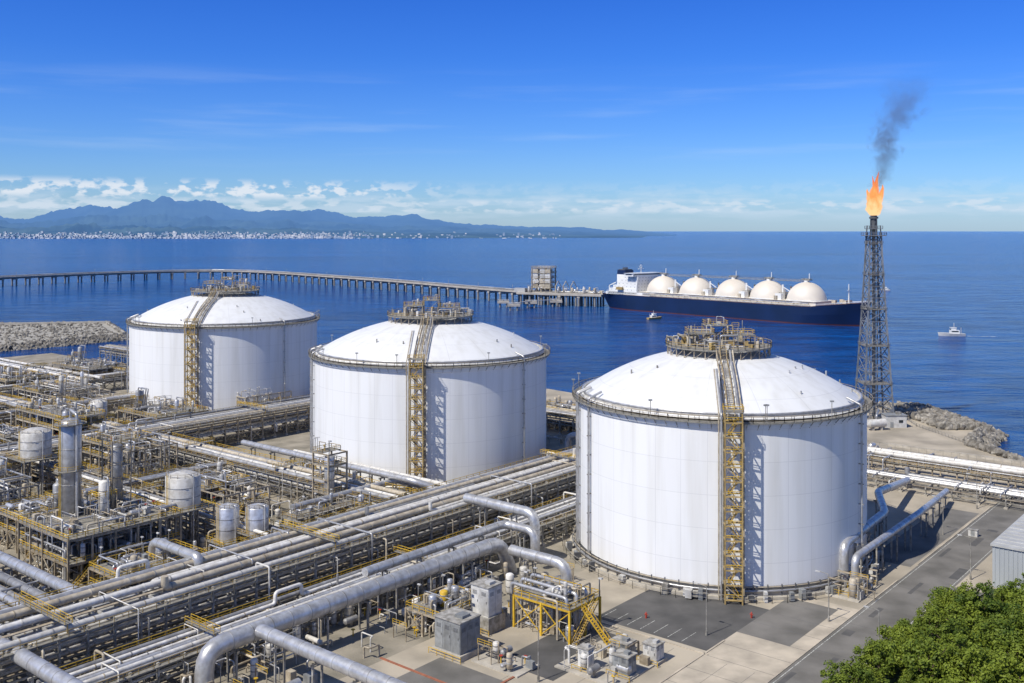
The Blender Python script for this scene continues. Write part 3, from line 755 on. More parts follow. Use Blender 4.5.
em=N.new('ShaderNodeEmission'); em.inputs['Color'].default_value=(.13,.28,.60,1); em.inputs['Strength'].default_value=1  # haze painted in: blue emission stands in for airlight, stronger with distance
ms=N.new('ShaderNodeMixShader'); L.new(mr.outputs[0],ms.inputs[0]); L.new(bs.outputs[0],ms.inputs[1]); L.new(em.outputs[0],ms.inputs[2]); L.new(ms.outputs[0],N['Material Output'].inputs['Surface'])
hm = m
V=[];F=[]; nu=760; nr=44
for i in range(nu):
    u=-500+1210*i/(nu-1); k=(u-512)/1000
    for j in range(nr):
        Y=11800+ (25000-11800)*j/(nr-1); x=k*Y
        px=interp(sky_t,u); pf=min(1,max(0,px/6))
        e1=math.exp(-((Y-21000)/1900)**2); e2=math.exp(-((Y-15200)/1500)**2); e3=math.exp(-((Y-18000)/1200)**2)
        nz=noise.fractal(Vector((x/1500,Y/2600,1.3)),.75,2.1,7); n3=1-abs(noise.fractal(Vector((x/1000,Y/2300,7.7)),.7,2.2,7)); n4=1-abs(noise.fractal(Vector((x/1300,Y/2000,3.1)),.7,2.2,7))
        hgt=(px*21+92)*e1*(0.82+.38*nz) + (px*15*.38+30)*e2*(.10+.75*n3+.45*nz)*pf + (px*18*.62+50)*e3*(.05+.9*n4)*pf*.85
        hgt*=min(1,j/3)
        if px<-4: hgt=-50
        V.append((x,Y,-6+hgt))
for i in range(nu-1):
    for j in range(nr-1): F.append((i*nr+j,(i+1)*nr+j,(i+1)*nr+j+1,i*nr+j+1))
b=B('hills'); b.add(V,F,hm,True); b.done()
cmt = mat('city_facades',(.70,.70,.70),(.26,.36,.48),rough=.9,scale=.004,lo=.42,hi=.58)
R=random.Random(3); b=B('distant_city')
for i in range(1700):
    u=R.choice([R.gauss(60,60),R.gauss(150,60),R.gauss(220,50),R.gauss(310,25),R.uniform(-200,560)]); Y=R.uniform(11500,12600)+R.random()**2*900; k=(u-512)/1000
    h=R.uniform(6,16) if R.random()<.94 else R.uniform(22,40); w=R.uniform(10,34)
    b.box((k*Y,Y,-3+h/2+max(0,(Y-12000))*.05),(w,30,h),cmt)
b.done()

# ------------------------------------------------------------------ jetty
jp=[(-1100,1330),(-864,1510),(-824,1609),(-726,1762),(-584,1873),(-460,1827),(-299,1644),(-166,1480),(-55,1321),(34,1213),(110,1176)]
def cat(P,n=12):
    out=[]; P=[P[0]]+P+[P[-1]]
    for i in range(1,len(P)-2):
        a,b_,c,d=[Vector(p) for p in P[i-1:i+3]]
        for k in range(n):
            t=k/n; out.append(.5*((2*b_)+(c-a)*t+(2*a-5*b_+4*c-d)*t*t+(3*b_-a-3*c+d)*t**3))
    out.append(Vector(P[-1])); return out
path=cat(jp); res=[path[0]]; acc=0
for i in range(1,len(path)):
    seg=path[i]-path[i-1]; Ls=seg.length; d=seg/Ls; pos=0
    while acc+Ls-pos>=24: 
        pos+=24-acc; acc=0; res.append(path[i-1]+d*pos)
    acc+=Ls-pos
b=B('jetty_bridge')
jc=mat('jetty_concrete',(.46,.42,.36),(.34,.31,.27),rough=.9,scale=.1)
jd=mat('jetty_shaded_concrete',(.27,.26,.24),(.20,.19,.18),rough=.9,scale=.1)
for i in range(len(res)-1):
    p=Vector((*res[i],0)); q=Vector((*res[i+1],0)); d=(q-p).normalized(); n=Vector((-d.y,d.x,0)); U=Vector((0,0,1))
    b.beam(p+U*11.2,q+U*11.2,13,jc,1.8)
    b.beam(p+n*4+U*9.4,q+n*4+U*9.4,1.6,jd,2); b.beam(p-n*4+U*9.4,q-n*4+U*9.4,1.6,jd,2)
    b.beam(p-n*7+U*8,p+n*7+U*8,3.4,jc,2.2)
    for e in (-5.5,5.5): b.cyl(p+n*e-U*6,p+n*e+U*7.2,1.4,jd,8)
    b.rail([p-n*6.3+U*12,q-n*6.3+U*12],'steel',h=1.4,sp=8,w=.25)
    for e,rr in ((2.2,.6),(3.8,.8),(5.3,.5)): b.cyl(p+n*e+U*13.4,q+n*e+U*13.4,rr,'silver',6,caps=False)
    b.beam(p+n*1.5+U*12.5,p+n*6+U*12.5,.5,'steel')
    if i%3==0: b.cyl(p-n*5.5+U*12,p-n*5.5+U*20,.2,'steel',5)
b.done()
ja=math.atan2(1176-1213,110-34)
b=B('jetty_platform',Matrix.Translation((62,1206,0))@Matrix.Rotation(ja,4,'Z')); R=random.Random(4)
b.box((0,0,10.5),(110,34,2.4),jc)
for x in range(-50,51,12):
    for y in (-14,-5,5,14): b.cyl((x,y,-8),(x,y,9.4),1.3,jd,8)
smallstuff(b,R,-50,50,-14,14,11.7,60,2.0)
for x in (-38,-26,-14):
    for y in (-8,8): b.box((x,y,26),(1.2,1.2,30),'tan')
for z in (17,23,29,35,41):
    b.box((-26,0,z),(26,18,.6),'tan'); b.railrect(-39,-9,-13,9,z+.3,'cream',h=2,sp=4,w=.3)
for i in range(14): b.tube([(R.uniform(-37,-15),R.uniform(-9,9),12),(R.uniform(-37,-15),R.uniform(-9,9),R.uniform(25,42)),(R.uniform(-37,-15),-9,R.uniform(14,30))],R.uniform(.5,1.0),R.choice(['silver','white','cream']),6)
for z in (17,23,29,35):
    for xo in (-33,-24,-17): b.box((xo,-5,z+2.6),(6.5,8,4.6),R.choice(['offwhite','cream','offwhite','tan']))
for x in (-6,4,14):
    b.cyl((x,-10,12),(x,-10,21),.7,'cream',8); b.tube([(x,-10,20),(x,-2,26),(x,8,18)],.45,'cream',6)
b.box((-52,-10,14),(14,8,5),'offwhite')
b.done()
for (x,y) in ((2,1120),(22,1160),(-10,1168),(52,1180)):
    b=B('mooring_dolphin',Matrix.Translation((x,y,0))); b.box((0,0,3),(14,12,2.4),jc)
    for i in (-4,4):
        for j in (-4,4): b.cyl((i,j,-8),(i,j,2),1,jd,8)
    b.cyl((0,0,4),(0,0,6),.8,'dark',8); b.railrect(-6.5,-5.5,6.5,5.5,4.2,'offwhite',h=1.6,w=.25,sp=4); b.done()
b=B('mooring_walkway'); b.beam((2,1120,5),(22,1160,5),2,'offwhite',.8); b.beam((22,1160,5),(52,1180,5),2,'offwhite',.8); b.done()

# ------------------------------------------------------------------ ship
navy=mat('navy_hull_paint',(.006,.020,.075),(.005,.016,.055),rough=.4,scale=.05)
boot=mat('boot_topping',(.10,.025,.02),(.07,.02,.02),rough=.6,scale=.1)
shw=mat('ship_white_paint',(.76,.76,.74),(.70,.70,.67),rough=.45,scale=.08)
shc=mat('tank_cover_cream',(.72,.66,.56),(.64,.57,.47),rough=.5,scale=.05)
deckm=mat('ship_deck',(.30,.16,.10),(.22,.14,.10),rough=.8,scale=.1)
c0=Vector((119.3,1171,-3)); hd=math.atan2(-238,208); Ls=316
b=B('lng_carrier_ship',Matrix.Translation(c0)@Matrix.Rotation(hd,4,'Z'))
ns=44; DK=17.0
def hb(x,zf):
    f=x/Ls
    aft=min(1,max(0,(f+.02)/.16))**.55; fw=1 if f<.80 else max(0,1-((f-.80)/.2)**(1.7+1.6*zf))
    a=1-(1-aft)*(1-.55*zf)
    return 23.5*a*fw
V=[]
zl=[-8,-0.0,1.0,9,DK]
for i in range(ns+1):
    f=i/ns
    for j,z in enumerate(zl):
        zf=max(0,z/DK); x=f*Ls+ (zf*9 if f>.9 else 0)*((f-.9)/.1) - (zf*3*(1-f/.05) if f<.05 else 0)
        zz=z + (zf*6*((f-.86)/.14) if f>.86 else 0)
        V.append((x,-max(hb(f*Ls,zf),.15),zz))
n5=len(zl)
V2=[(x,-y,z) for x,y,z in V]
for j in range(n5-1):
    FF=[(i*n5+j,(i+1)*n5+j,(i+1)*n5+j+1,i*n5+j+1) for i in range(ns)]
    mm=boot if j<2 else navy
    b.add(V,FF,mm,True); b.add(V2,[f[::-1] for f in FF],mm,True)
b.add(V+V2,[tuple([j,j+1,len(V)+j+1,len(V)+j]) for j in range(n5-1)],navy)
b.add(V+V2,[(i*n5+4,(i+1)*n5+4,len(V)+(i+1)*n5+4,len(V)+i*n5+4) for i in range(ns)],deckm)
for i in range(ns):
    p=Vector(V[i*n5+4]); q=Vector(V[(i+1)*n5+4])
    for sg in (1,-1):
        P=Vector((p.x,p.y*sg,p.z+.1)); Q=Vector((q.x,q.y*sg,q.z+.1)); b.rail([P,Q],shw,h=1.3,sp=8,w=.22)
ts=[.24,.386,.539,.675,.812]
b.box((Ls*.53,0,DK+2),(Ls*.70,37,4.4),shc)
b.box((Ls*.53,0,DK+4.4),(Ls*.70,39,.3),shc)
cz=22.5
for k,t in enumerate(ts):
    x=t*Ls; rr=19.2
    pr=[(rr,-8),(rr,0)]+[(rr*math.cos(a),rr*math.sin(a)) for a in [math.pi/2*i/12 for i in range(1,13)]]
    b.lathe(pr,shc,48,(x,0,cz-2.5)); b.lathe([(rr+.4,0),(rr+.4,1.2),(rr,1.2)],shw,48,(x,0,cz-1.4),False)
    b.cyl((x,0,cz+16.6),(x,0,cz+18.2),2.6,shw,16); b.box((x,0,cz+18.4),(9,5,.4),'steel'); b.railrect(x-4.5,-2.5,x+4.5,2.5,cz+18.6,'steel',w=.3,sp=3)
    b.cyl((x+3,0,cz+18),(x+3,0,cz+25),.45,shw,8)
    if k<4:
        xm=(t+ts[k+1])/2*Ls; b.cyl((xm,-8,19),(xm,-8,36),.9,shw,8); b.cyl((xm,6,19),(xm,6,34),.8,'cream',8); b.beam((xm,-8,34),(xm+9,-10,30),.6,shw)
        b.box((xm,0,28),(7,20,.8),'steel'); b.box((xm,-13,24),(7,7,7),shw); b.box((xm-2,-17,23),(3,3,5),'cream')
b.box((Ls*.53,0,cz+17.2),(Ls*.58,1.8,.5),'steel'); b.rail([(Ls*.24,-.9,cz+17.4),(Ls*.82,-.9,cz+17.4)],'steel',h=1.5,w=.25,sp=5)
for i in range(26): b.cyl((Ls*(.2+.66*i/25),-20.5,DK),(Ls*(.2+.66*i/25),-20.5,DK+3.6),.35,'cream',6)
b.cyl((Ls*.2,-21.2,DK+2.8),(Ls*.86,-21.2,DK+2.8),.5,'silver',8); b.cyl((Ls*.2,-21.2,DK+1.4),(Ls*.86,-21.2,DK+1.4),.4,'cream',8)
b.box((40,0,DK+1.5),(66,42,3),shw)
for i,(w,l,xc) in enumerate([(42,44,32),(41,41,33),(39,36,35),(38,30,38),(37,26,40),(35,22,42)]):
    z=DK+i*3.5; b.box((xc,0,z+1.8),(l,w,3.5),shw)
    for y in range(int(-w/2)+3,int(w/2)-2,5): b.box((xc+l/2+.03,y,z+2),(.1,.7,.7),'glass')
    for x in range(int(-l/2)+3,int(l/2)-2,6):
        for sg in (-1,1): b.box((xc+x,sg*(w/2+.03),z+2),(.7,.1,.7),'glass')
    b.rail([(xc-l/2-.7,-w/2-.5,z+3.6),(xc+l/2+.7,-w/2-.5,z+3.6)],shw,h=1.1,w=.14,sp=6,mid=False)
z=DK+6*3.5
b.box((45,0,z+1.7),(13,48,3.2),shw); b.box((51.55,0,z+2),(.1,44,1.0),'glass'); b.box((45,-24.05,z+2),(9,.1,1.0),'glass'); b.box((45,0,z+3.5),(14,50,.3),shw)
b.cyl((42,0,z+3),(42,0,z+13),.8,shw,8,r2=.4); b.box((42,0,z+8),(1,9,.6),shw); b.box((42,0,z+11),(1,6,.5),shw); b.box((42,0,z+9.4),(3,1,.8),'offwhite')
b.box((18,0,z-6),(13,14,14),shw); b.box((18,0,z+2.5),(12.6,13.6,7),navy); b.box((18,0,z+6.4),(10,12,1),'dark')
for y in (-3,0,3): b.cyl((18,y,z+6),(18,y,z+9),.9,'dark',8)
b.cyl((6,0,DK),(6,0,DK+12),.4,shw,8); b.box((8,16,DK+5),(8,5,4),'red'); b.tube([(6,-14,DK),(6,-14,DK+9),(16,-14,DK+13)],.6,shw,6)
b.box((30,-22.6,DK+7),(9,2.6,3),M['ochre'])
b.cyl((Ls*.955,0,DK+4),(Ls*.955,0,DK+22),.7,shw,8,r2=.35); b.box((Ls*.955,0,DK+16),(.8,5,.4),shw)
for x,y in ((.92,-7),(.92,7),(.95,-4),(.95,4)): b.box((Ls*x,y,DK+5),(4,3,3),'cream')
b.done()

def boat(x,y,L,ang,hullm,cabm):
    b=B('small_boat',Matrix.Translation((x,y,-3))@Matrix.Rotation(ang,4,'Z')); W=L*.16; V=[];n=10
    for i in range(n+1):
        f=i/n; hbm=W*(1-max(0,(f-.5)/.5)**2.2)*(.85+.15*min(1,f*4)); sh=.08*L*(f**2)*.6
        V+=[(f*L-L/2,-hbm*.75,-.4),(f*L-L/2+(.04*L*f),-hbm,L*.10+sh),(f*L-L/2+(.04*L*f),hbm,L*.10+sh),(f*L-L/2,hbm*.75,-.4)]
    F=[]
    for i in range(n): a=i*4;c=a+4; F+=[(a,c,c+1,a+1),(a+1,c+1,c+2,a+2),(a+2,c+2,c+3,a+3)]
    F.append((0,1,2,3)); b.add(V,F,hullm)
    b.box((-L*.1,0,L*.17),(L*.35,W*1.3,L*.14),cabm); b.box((-L*.05,0,L*.27),(L*.2,W*1.1,L*.1),cabm); b.box((L*.055,0,L*.27),(.1,W*.95,L*.05),'glass'); b.box((-L*.05,0,L*.335),(L*.24,W*1.25,L*.02),cabm)
    for sg in (-1,1): b.box((-L*.1,sg*W*.66,L*.19),(L*.26,.06,L*.05),'glass')
    b.cyl((-L*.08,0,L*.33),(-L*.08,0,L*.52),L*.012,'offwhite',5); b.cyl((-L*.35,0,L*.1),(-L*.35,0,L*.34),L*.012,'offwhite',5)
    b.done()
boat(373,848,21,math.pi*.95,M['offwhite'],shw)
boat(144,1010,17,.5,M['ochre'],shw)
boat(560,1500,14,2.6,M['offwhite'],shw)
foam=mat('wake_foam',(.55,.63,.70),(.02,.10,.28),rough=.6,scale=.5,detail=8,lo=.48,hi=.62)
b=B('boat_wake'); b.add([(383,846,-2.95),(384,849,-2.95),(408,843,-2.95),(407,838,-2.95)],[(0,1,2,3)],foam)
b.done()

# ------------------------------------------------------------------ flare stack
fx,fy=163.5,452
b=B('flare_stack',Matrix.Translation((fx,fy,0))); Ht=84
def hw(z): return 6.8*(1-z/Ht)**1.1+2.5*(z/Ht)
nb=16; zs=[Ht*(1-(1-i/nb)**1.12) for i in range(nb+1)]
cs=[(-1,-1),(1,-1),(1,1),(-1,1)]
fs=mat('flare_tower_steel',(.25,.26,.28),(.15,.16,.17),rough=.55,metal=.2,scale=.5)
for i in range(nb):
    z0,z1=zs[i],zs[i+1]; a,c=hw(z0),hw(z1)
    for k in range(4):
        p,q=cs[k],cs[(k+1)%4]
        b.beam((p[0]*a,p[1]*a,z0),(p[0]*c,p[1]*c,z1),.6,fs)
        b.beam((p[0]*c,p[1]*c,z1),(q[0]*c,q[1]*c,z1),.32,fs)
        b.beam((p[0]*a,p[1]*a,z0),(q[0]*c,q[1]*c,z1),.26,fs); b.beam((q[0]*a,q[1]*a,z0),(p[0]*c,p[1]*c,z1),.26,fs)
    if i%3==2: b.box((0,0,z1),(c*2+1,c*2+1,.2),'grate'); b.railrect(-c-.5,-c-.5,c+.5,c+.5,z1,'steel',w=.12)
b.cyl((0,0,0),(0,0,Ht+3),.85,'steel',12); b.cyl((1.6,0,0),(1.6,0,Ht),.3,'silver2',8); b.cyl((-1.5,.8,0),(-1.5,.8,Ht),.25,'silver2',8)
b.box((0,0,Ht),(8.4,8.4,.4),fs); b.railrect(-4.2,-4.2,4.2,4.2,Ht+.2,fs,w=.18)
b.box((0,0,Ht+3),(6,6,.3),fs); b.railrect(-3,-3,3,3,Ht+3.1,fs,w=.16)
for k in range(8): a=k*.785; b.cyl((3.4*math.cos(a),3.4*math.sin(a),Ht),(3.0*math.cos(a),3.0*math.sin(a),Ht+4.5),.22,'dark',5)
b.cyl((0,0,Ht+3),(0,0,Ht+9),1.1,'dark',12,r2=1.5); b.cyl((0,0,Ht+7.6),(0,0,Ht+8.4),2.0,'dark',12)
for k in range(4):
    a=k*1.57+.4; b.cyl((2*math.cos(a),2*math.sin(a),Ht),(1.9*math.cos(a),1.9*math.sin(a),Ht+8.5),.15,'dark',5)
for p in cs: b.box((p[0]*6.8,p[1]*6.8,.6),(2.4,2.4,1.4),'conc')
b.done()
b=B('flare_control_house',Matrix.Translation((fx+4.5,fy-12,0))); b.box((0,0,2.6),(9,6,5.2),'offwhite'); b.box((0,0,5.35),(9.6,6.6,.3),'cabgrey'); b.box((-2,-3.05,1.3),(1.3,.1,2.4),'cabgrey'); b.box((2,-3.05,2.8),(1.8,.1,1.2),'glass'); b.box((2,0,6),(2,2,1),'steel'); b.done()
b=B('knockout_drum',Matrix.Translation((fx-6,fy-20,0))); b.drum((0,0,3),1.8,8,.3,'white',16); b.box((-2,-.6,.7),(1,2.4,1.4),'conc'); b.box((2,.6,.7),(1,2.4,1.4),'conc'); b.tube([(0,0,4.8),(0,0,6.5),(6,14,6.5),(6,18,2)],.5,'silver',8); b.done()
yb=B('pier_railing'); yb.rail([(184,402,0),(178,440,0),(182,476,0)],'steel',h=1.3,w=.12); yb.done()
# flame
m,nt,bs=newmat('flame'); N=nt.nodes;L=nt.links; N.remove(bs)
tc=N.new('ShaderNodeTexCoord'); sp=N.new('ShaderNodeSeparateXYZ'); L.new(tc.outputs['Object'],sp.inputs[0])
nz=N.new('ShaderNodeTexNoise'); nz.inputs['Scale'].default_value=.45; nz.inputs['Detail'].default_value=5; mp=N.new('ShaderNodeMapping'); mp.inputs['Scale'].default_value=(1,1,.5); L.new(tc.outputs['Object'],mp.inputs[0]); L.new(mp.outputs[0],nz.inputs['Vector'])
mr=N.new('ShaderNodeMapRange'); mr.inputs['From Max'].default_value=22; L.new(sp.outputs['Z'],mr.inputs['Value'])
ad=N.new('ShaderNodeMath'); ad.operation='MULTIPLY_ADD'; ad.inputs[1].default_value=.9; L.new(nz.outputs['Fac'],ad.inputs[0]); 
sb=N.new('ShaderNodeMath'); sb.operation='SUBTRACT'; sb.inputs[1].default_value=.45; L.new(mr.outputs[0],sb.inputs[0]); L.new(sb.outputs[0],ad.inputs[2])
r=N.new('ShaderNodeValToRGB'); r.color_ramp.elements[0].color=(1.0,.62,.30,1); r.color_ramp.elements[0].position=.1; r.color_ramp.elements[1].color=(.75,.18,.07,1); r.color_ramp.elements[1].position=.85
e=r.color_ramp.elements.new(.45); e.color=(1,.36,.11,1); L.new(ad.outputs[0],r.inputs['Fac'])
em=N.new('ShaderNodeEmission'); em.inputs['Strength'].default_value=1.2; L.new(r.outputs['Color'],em.inputs['Color'])
tr=N.new('ShaderNodeBsdfTransparent'); lw=N.new('ShaderNodeLayerWeight'); lw.inputs['Blend'].default_value=.5
ms=N.new('ShaderNodeMixShader'); L.new(lw.outputs['Facing'],ms.inputs[0]); L.new(em.outputs[0],ms.inputs[1]); L.new(tr.outputs[0],ms.inputs[2]); L.new(ms.outputs[0],N['Material Output'].inputs['Surface'])
fm=m
b=B('gas_flame',Matrix.Translation((fx,fy,Ht+9)))
def tongue(x0,y0,h,w,lean,seed):
    n=16;k=24;V=[]
    for i in range(k+1):
        f=i/k; rr=w*(math.sin(math.pi*min(1,f**.75*.93+.07))**.9)*(1-.35*f)+.05; cx=x0+lean*f**1.5+math.sin(f*7+seed)*w*.28*f; cy=y0+math.cos(f*6+seed)*w*.25*f
        for j in range(n):
            a=2*math.pi*j/n; q=rr*(1+.5*noise.noise(Vector((math.cos(a)*1.3+seed,math.sin(a)*1.3,f*7)))); V.append((cx+q*math.cos(a),cy+q*math.sin(a),h*f))
    b.add(V,[(i*n+j,i*n+(j+1)%n,(i+1)*n+(j+1)%n,(i+1)*n+j) for i in range(k) for j in range(n)],fm,True)
tongue(0,0,17,3.1,1.0,1); tongue(-.9,.4,12,2.4,-1.6,5); tongue(1.3,-.5,14,2.3,2.6,9); tongue(.2,.8,20,1.9,2.2,13); tongue(-.4,-.9,10,2.7,.5,17); tongue(.6,.2,18,1.4,-.8,23)
b.origin=(fx,fy,Ht+9); b.done()
# smoke volume
m,nt,bs=newmat('smoke'); N=nt.nodes;L=nt.links; N.remove(bs)
tc=N.new('ShaderNodeTexCoord'); sp=N.new('ShaderNodeSeparateXYZ'); L.new(tc.outputs['Object'],sp.inputs[0])
def mth(op,a,b_=None,c=None):
    n=N.new('ShaderNodeMath'); n.operation=op
    for i,v in enumerate((a,b_,c)):
        if v is None: continue
        if isinstance(v,(int,float)): n.inputs[i].default_value=v
        else: L.new(v,n.inputs[i])
    return n.outputs[0]
Z=sp.outputs['Z']; ax=mth('MULTIPLY',mth('POWER',mth('MAXIMUM',Z,0.01),1.15),.17)
wob=mth('MULTIPLY',mth('SINE',mth('MULTIPLY',Z,.22)),1.2)
dx=mth('SUBTRACT',mth('SUBTRACT',sp.outputs['X'],ax),wob); rad=mth('SQRT',mth('ADD',mth('MULTIPLY',dx,dx),mth('MULTIPLY',sp.outputs['Y'],sp.outputs['Y'])))
rr=mth('MULTIPLY_ADD',Z,.25,4.2); q=mth('SUBTRACT',1.0,mth('DIVIDE',rad,rr))
nz=N.new('ShaderNodeTexNoise'); nz.inputs['Scale'].default_value=.17; nz.inputs['Detail'].default_value=6; nz.inputs['Distortion'].default_value=.9; L.new(tc.outputs['Object'],nz.inputs['Vector'])
d=mth('ADD',mth('MULTIPLY',q,1.4),mth('MULTIPLY',mth('SUBTRACT',nz.outputs['Fac'],.58),3.8))
fade=mth('MAXIMUM',mth('SUBTRACT',1.0,mth('DIVIDE',Z,50.0)),0.0)
d=mth('MULTIPLY',mth('MINIMUM',mth('MAXIMUM',d,0.0),1.0),mth('MULTIPLY',fade,.15))
vp=N.new('ShaderNodeVolumePrincipled'); vp.inputs['Color'].default_value=(.27,.23,.23,1); L.new(d,vp.inputs['Density']); L.new(vp.outputs[0],N['Material Output'].inputs['Volume'])
b=B('smoke_plume',Matrix.Translation((fx+1.5,fy,Ht+22))); V=[];n=14
for i in range(13):
    z=i*4.2; a=.17*max(z,0.01)**1.15+1.2*math.sin(.22*z); q=4.8+.27*z
    for j in range(n): V.append((a+q*math.cos(2*math.pi*j/n),q*math.sin(2*math.pi*j/n),z))
b.add(V,[(i*n+j,i*n+(j+1)%n,(i+1)*n+(j+1)%n,(i+1)*n+j) for i in range(12) for j in range(n)]+[tuple(range(n))[::-1],tuple(range(12*n,13*n))],m,True)
b.origin=(fx+1.5,fy,Ht+22); b.done()

# ------------------------------------------------------------------ trees
m,nt,bs=newmat('foliage'); N=nt.nodes;L=nt.links; bs.inputs['Roughness'].default_value=.6; bs.inputs['Specular IOR Level'].default_value=.25
ge=N.new('ShaderNodeNewGeometry'); n1=N.new('ShaderNodeTexNoise'); n1.inputs['Scale'].default_value=.55; n1.inputs['Detail'].default_value=4; L.new(ge.outputs['Position'],n1.inputs['Vector'])
oi=N.new('ShaderNodeObjectInfo'); ad=N.new('ShaderNodeMath'); ad.operation='MULTIPLY_ADD'; ad.inputs[1].default_value=.35; L.new(oi.outputs['Random'],ad.inputs[0]); L.new(n1.outputs['Fac'],ad.inputs[2])
a2=N.new('ShaderNodeMath'); a2.operation='MULTIPLY_ADD'; a2.inputs[1].default_value=.25; L.new(ge.outputs['Random Per Island'],a2.inputs[0]); L.new(ad.outputs[0],a2.inputs[2])
r=N.new('ShaderNodeValToRGB'); r.color_ramp.elements[0].position=.45; r.color_ramp.elements[1].position=1.0
r.color_ramp.elements[0].color=(.04,.078,.010,1); r.color_ramp.elements[1].color=(.20,.25,.028,1); L.new(a2.outputs[0],r.inputs['Fac']); L.new(r.outputs['Color'],bs.inputs['Base Color'])
tl=N.new('ShaderNodeBsdfTranslucent'); L.new(r.outputs['Color'],tl.inputs['Color']); ms=N.new('ShaderNodeMixShader'); ms.inputs[0].default_value=.2; L.new(bs.outputs[0],ms.inputs[1]); L.new(tl.outputs[0],ms.inputs[2]); L.new(ms.outputs[0],N['Material Output'].inputs['Surface'])
fol=m; bark=mat('bark',(.12,.085,.055),(.07,.05,.035),rough=.95,scale=2)
def tree_mesh(seed):
    R=random.Random(seed); b=B('tree'); h=R.uniform(6.5,8.5); rc=R.uniform(3.2,4.2)
    b.cyl((0,0,-.2),(0,0,h*.5),.32,bark,8,r2=.2)
    cl=[]
    for i in range(46):
        a=R.uniform(0,6.28); ph=math.acos(R.uniform(-.5,1)); k=R.uniform(.5,1.15)
        cl.append((Vector((rc*k*math.sin(ph)*math.cos(a), rc*k*math.sin(ph)*math.sin(a), h*.55+h*.45*k*math.cos(ph))), R.uniform(.5,1.2)))
    for c,rr in cl[:14]: b.cyl((0,0,h*.35),c,.12,bark,5,r2=.04)
    V=[];F=[]
    for c,rr in cl:
        for j in range(85):
            d=Vector((R.gauss(0,1),R.gauss(0,1),R.gauss(0,1)+.3)).normalized()*rr*R.uniform(.6,1.12); p=c+d
            nrm=(d.normalized()+Vector((R.uniform(-.8,.8),R.uniform(-.8,.8),R.uniform(-.4,.9)))).normalized(); t1=nrm.orthogonal().normalized(); t2=nrm.cross(t1); an=R.uniform(0,6.28)
            e1=(t1*math.cos(an)+t2*math.sin(an))*R.uniform(.13,.28); e2=(t2*math.cos(an)-t1*math.sin(an))*R.uniform(.10,.18)
            o=len(V); V+=[p-e1,p+e2,p+e1,p-e2]; F.append((o,o+1,o+2,o+3))
    b.add(V,F,fol); ob=b.done(); return ob
protos=[tree_mesh(i+60) for i in range(5)]
R=random.Random(21); pos=[(-67.5+R.uniform(-.8,.8),t) for t in range(128,238,5)]
tries=0
while len(pos)<215 and tries<30000:
    tries+=1; t=R.uniform(120,252); s=R.uniform(-66,-8)
    if t>236 and s<-60: continue
    if all((s-a)**2+(t-c)**2>4.2**2 for a,c in pos): pos.append((s,t))
for i,(s,t) in enumerate(pos):
    if i<5: o=protos[i]
    else:
        o=bpy.data.objects.new('tree',protos[i%5].data); scene.collection.objects.link(o)
    w=G@Vector((s,t,0)); k=R.uniform(.75,1.45) if s>-65 else R.uniform(.75,1.15); o.location=(w.x,w.y,-.1); o.rotation_euler=(0,0,R.uniform(0,6.28)); o.scale=(k,k,k*R.uniform(.75,1.05))
um=mat('undergrowth',(.06,.10,.025),(.03,.05,.015),rough=.95,scale=.6,bump=.5,bscale=2)
gs('grass_verge',-70.5,-4,60,241,.02,um)
gs('grass_verge',-66,-4,255,259,.02,um)

# ------------------------------------------------------------------ world, sun
sv=Vector((-.72,-.62,0)).normalized(); el=math.radians(50)
sun=bpy.data.lights.new('sun','SUN'); sun.energy=4.9; sun.angle=math.radians(.5); sun.color=(1,.95,.85)
so=bpy.data.objects.new('sun',sun); scene.collection.objects.link(so)
dirv=Vector((sv.x*math.cos(el),sv.y*math.cos(el),math.sin(el))); so.rotation_euler=dirv.to_track_quat('Z','Y').to_euler()
w=bpy.data.worlds.new('World'); scene.world=w; w.use_nodes=True; nt=w.node_tree; N=nt.nodes; L=nt.links
bg=N['Background']; bg.inputs['Strength'].default_value=.1
sk=N.new('ShaderNodeTexSky'); sk.sky_type='NISHITA'; sk.sun_disc=False; sk.sun_elevation=el; sk.sun_rotation=math.atan2(sv.x,sv.y); sk.air_density=1.0; sk.dust_density=.4; sk.ozone_density=3.0; sk.altitude=0
tc=N.new('ShaderNodeTexCoord'); sp=N.new('ShaderNodeSeparateXYZ'); L.new(tc.outputs['Generated'],sp.inputs[0])
z=sp.outputs['Z']; x=sp.outputs['X']
rmp=N.new('ShaderNodeValToRGB'); cr=rmp.color_ramp
cr.elements[0].position=0; cr.elements[0].color=(.40,.57,.86,1)
cr.elements[1].position=.55; cr.elements[1].color=(.42,.50,.66,1)
for p_,c_ in ((.035,(.35,.55,.89)),(.10,(.23,.45,.91)),(.17,(.14,.37,.90)),(.25,(.10,.32,.88)),(.32,(.20,.38,.82))):
    e=cr.elements.new(p_); e.color=(*c_,1)
L.new(z,rmp.inputs['Fac'])
mm_=N.new('ShaderNodeMix'); mm_.data_type='RGBA'; mm_.blend_type='MULTIPLY'; mm_.inputs['Factor'].default_value=1; L.new(sk.outputs[0],mm_.inputs['A']); L.new(rmp.outputs[0],mm_.inputs['B'])
sc_=N.new('ShaderNodeVectorMath'); sc_.operation='SCALE'; sc_.inputs['Scale'].default_value=1.6; L.new(mm_.outputs['Result'],sc_.inputs[0])
skyc=sc_.outputs[0]
def mapr(v,a,b_,c=0,d=1,sm='SMOOTHSTEP'):
    n=N.new('ShaderNodeMapRange'); n.interpolation_type=sm; n.inputs['From Min'].default_value=a; n.inputs['From Max'].default_value=b_; n.inputs['To Min'].default_value=c; n.inputs['To Max'].default_value=d; L.new(v,n.inputs['Value']); return n.outputs[0]
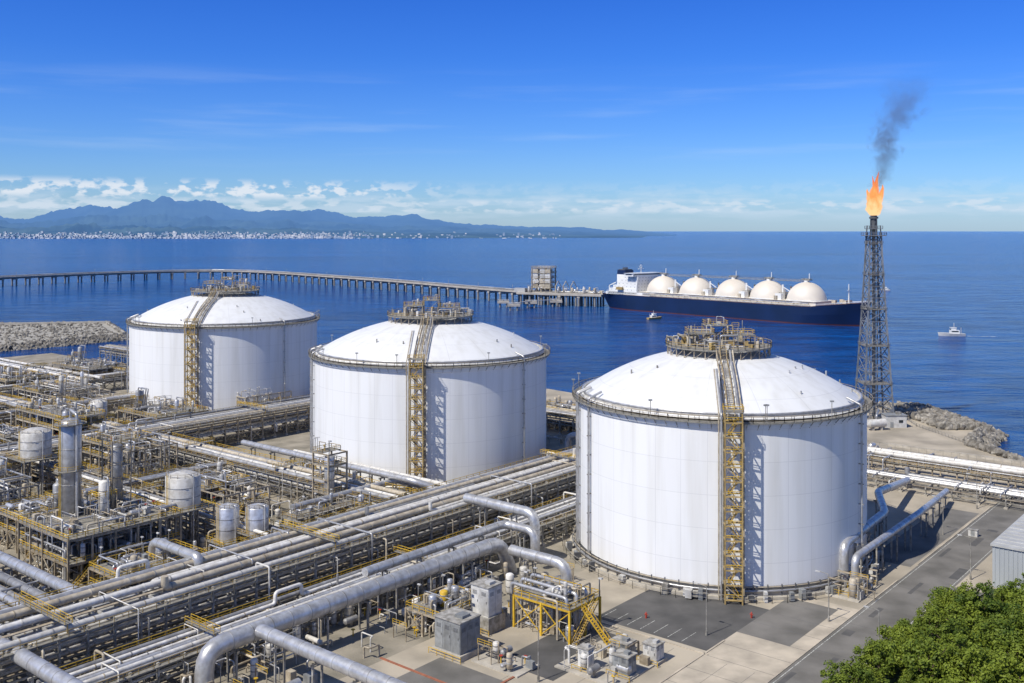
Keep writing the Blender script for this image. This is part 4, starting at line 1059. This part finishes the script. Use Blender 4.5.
def mul(a,b_):
    n=N.new('ShaderNodeMath'); n.operation='MULTIPLY'
    for i,v in enumerate((a,b_)):
        if isinstance(v,(int,float)): n.inputs[i].default_value=v
        else: L.new(v,n.inputs[i])
    return n.outputs[0]
def nse(sc,vec,det=6,rot=0):
    mp=N.new('ShaderNodeMapping'); mp.inputs['Scale'].default_value=vec; mp.inputs['Rotation'].default_value=(0,rot,0); L.new(tc.outputs['Generated'],mp.inputs[0]); n=N.new('ShaderNodeTexNoise'); n.inputs['Scale'].default_value=sc; n.inputs['Detail'].default_value=det; L.new(mp.outputs[0],n.inputs['Vector']); return n.outputs['Fac']
cum=mul(mapr(nse(60,(1,1,2.0),10),.45,.57),mul(mapr(z,.028,.036),mapr(z,.052,.042)))
cum=mul(cum,mapr(x,-.02,-.20,.10,1))
cumr=mul(mapr(nse(44,(1,1,3.2),9),.47,.60),mul(mapr(z,.015,.022),mapr(z,.034,.027)))
cumr=mul(cumr,.55)
cum2=mul(mapr(nse(16,(1,1,8),9),.42,.62),mul(mapr(z,.006,.020),mapr(z,.046,.028)))
cum2=mul(cum2,.45)
hz=mul(mapr(z,.05,.0),.28)
cir=mul(mul(mapr(nse(4,(1,1,14),8,.12),.50,.75),mul(mapr(z,.05,.09),mapr(z,.17,.12))),.20)
def mixc(fac,a,col):
    n=N.new('ShaderNodeMix'); n.data_type='RGBA'; L.new(fac,n.inputs['Factor']); L.new(a,n.inputs['A']); n.inputs['B'].default_value=(*col,1); return n.outputs['Result']
c=mixc(hz,skyc,(5.2,6.8,8.6)); c=mixc(cir,c,(6.0,7.4,9.2)); c=mixc(cum2,c,(6.2,7.4,8.8)); c=mixc(cumr,c,(7.4,8.1,9.0)); c=mixc(mul(cum,.85),c,(8.0,8.5,9.2))
L.new(c,bg.inputs['Color'])
scene.view_settings.view_transform='Standard'; scene.view_settings.look='None'; scene.view_settings.exposure=0

cam=bpy.data.cameras.new('camera'); co=bpy.data.objects.new('camera',cam); scene.collection.objects.link(co)
co.location=(0,0,86); co.rotation_euler=(math.radians(90),0,0); cam.lens=35.156; cam.sensor_width=36; cam.shift_y=-.1079; cam.clip_start=1; cam.clip_end=600000
scene.camera=co
print('FACES',sum(len(o.data.polygons) for o in scene.objects if o.type=='MESH'))
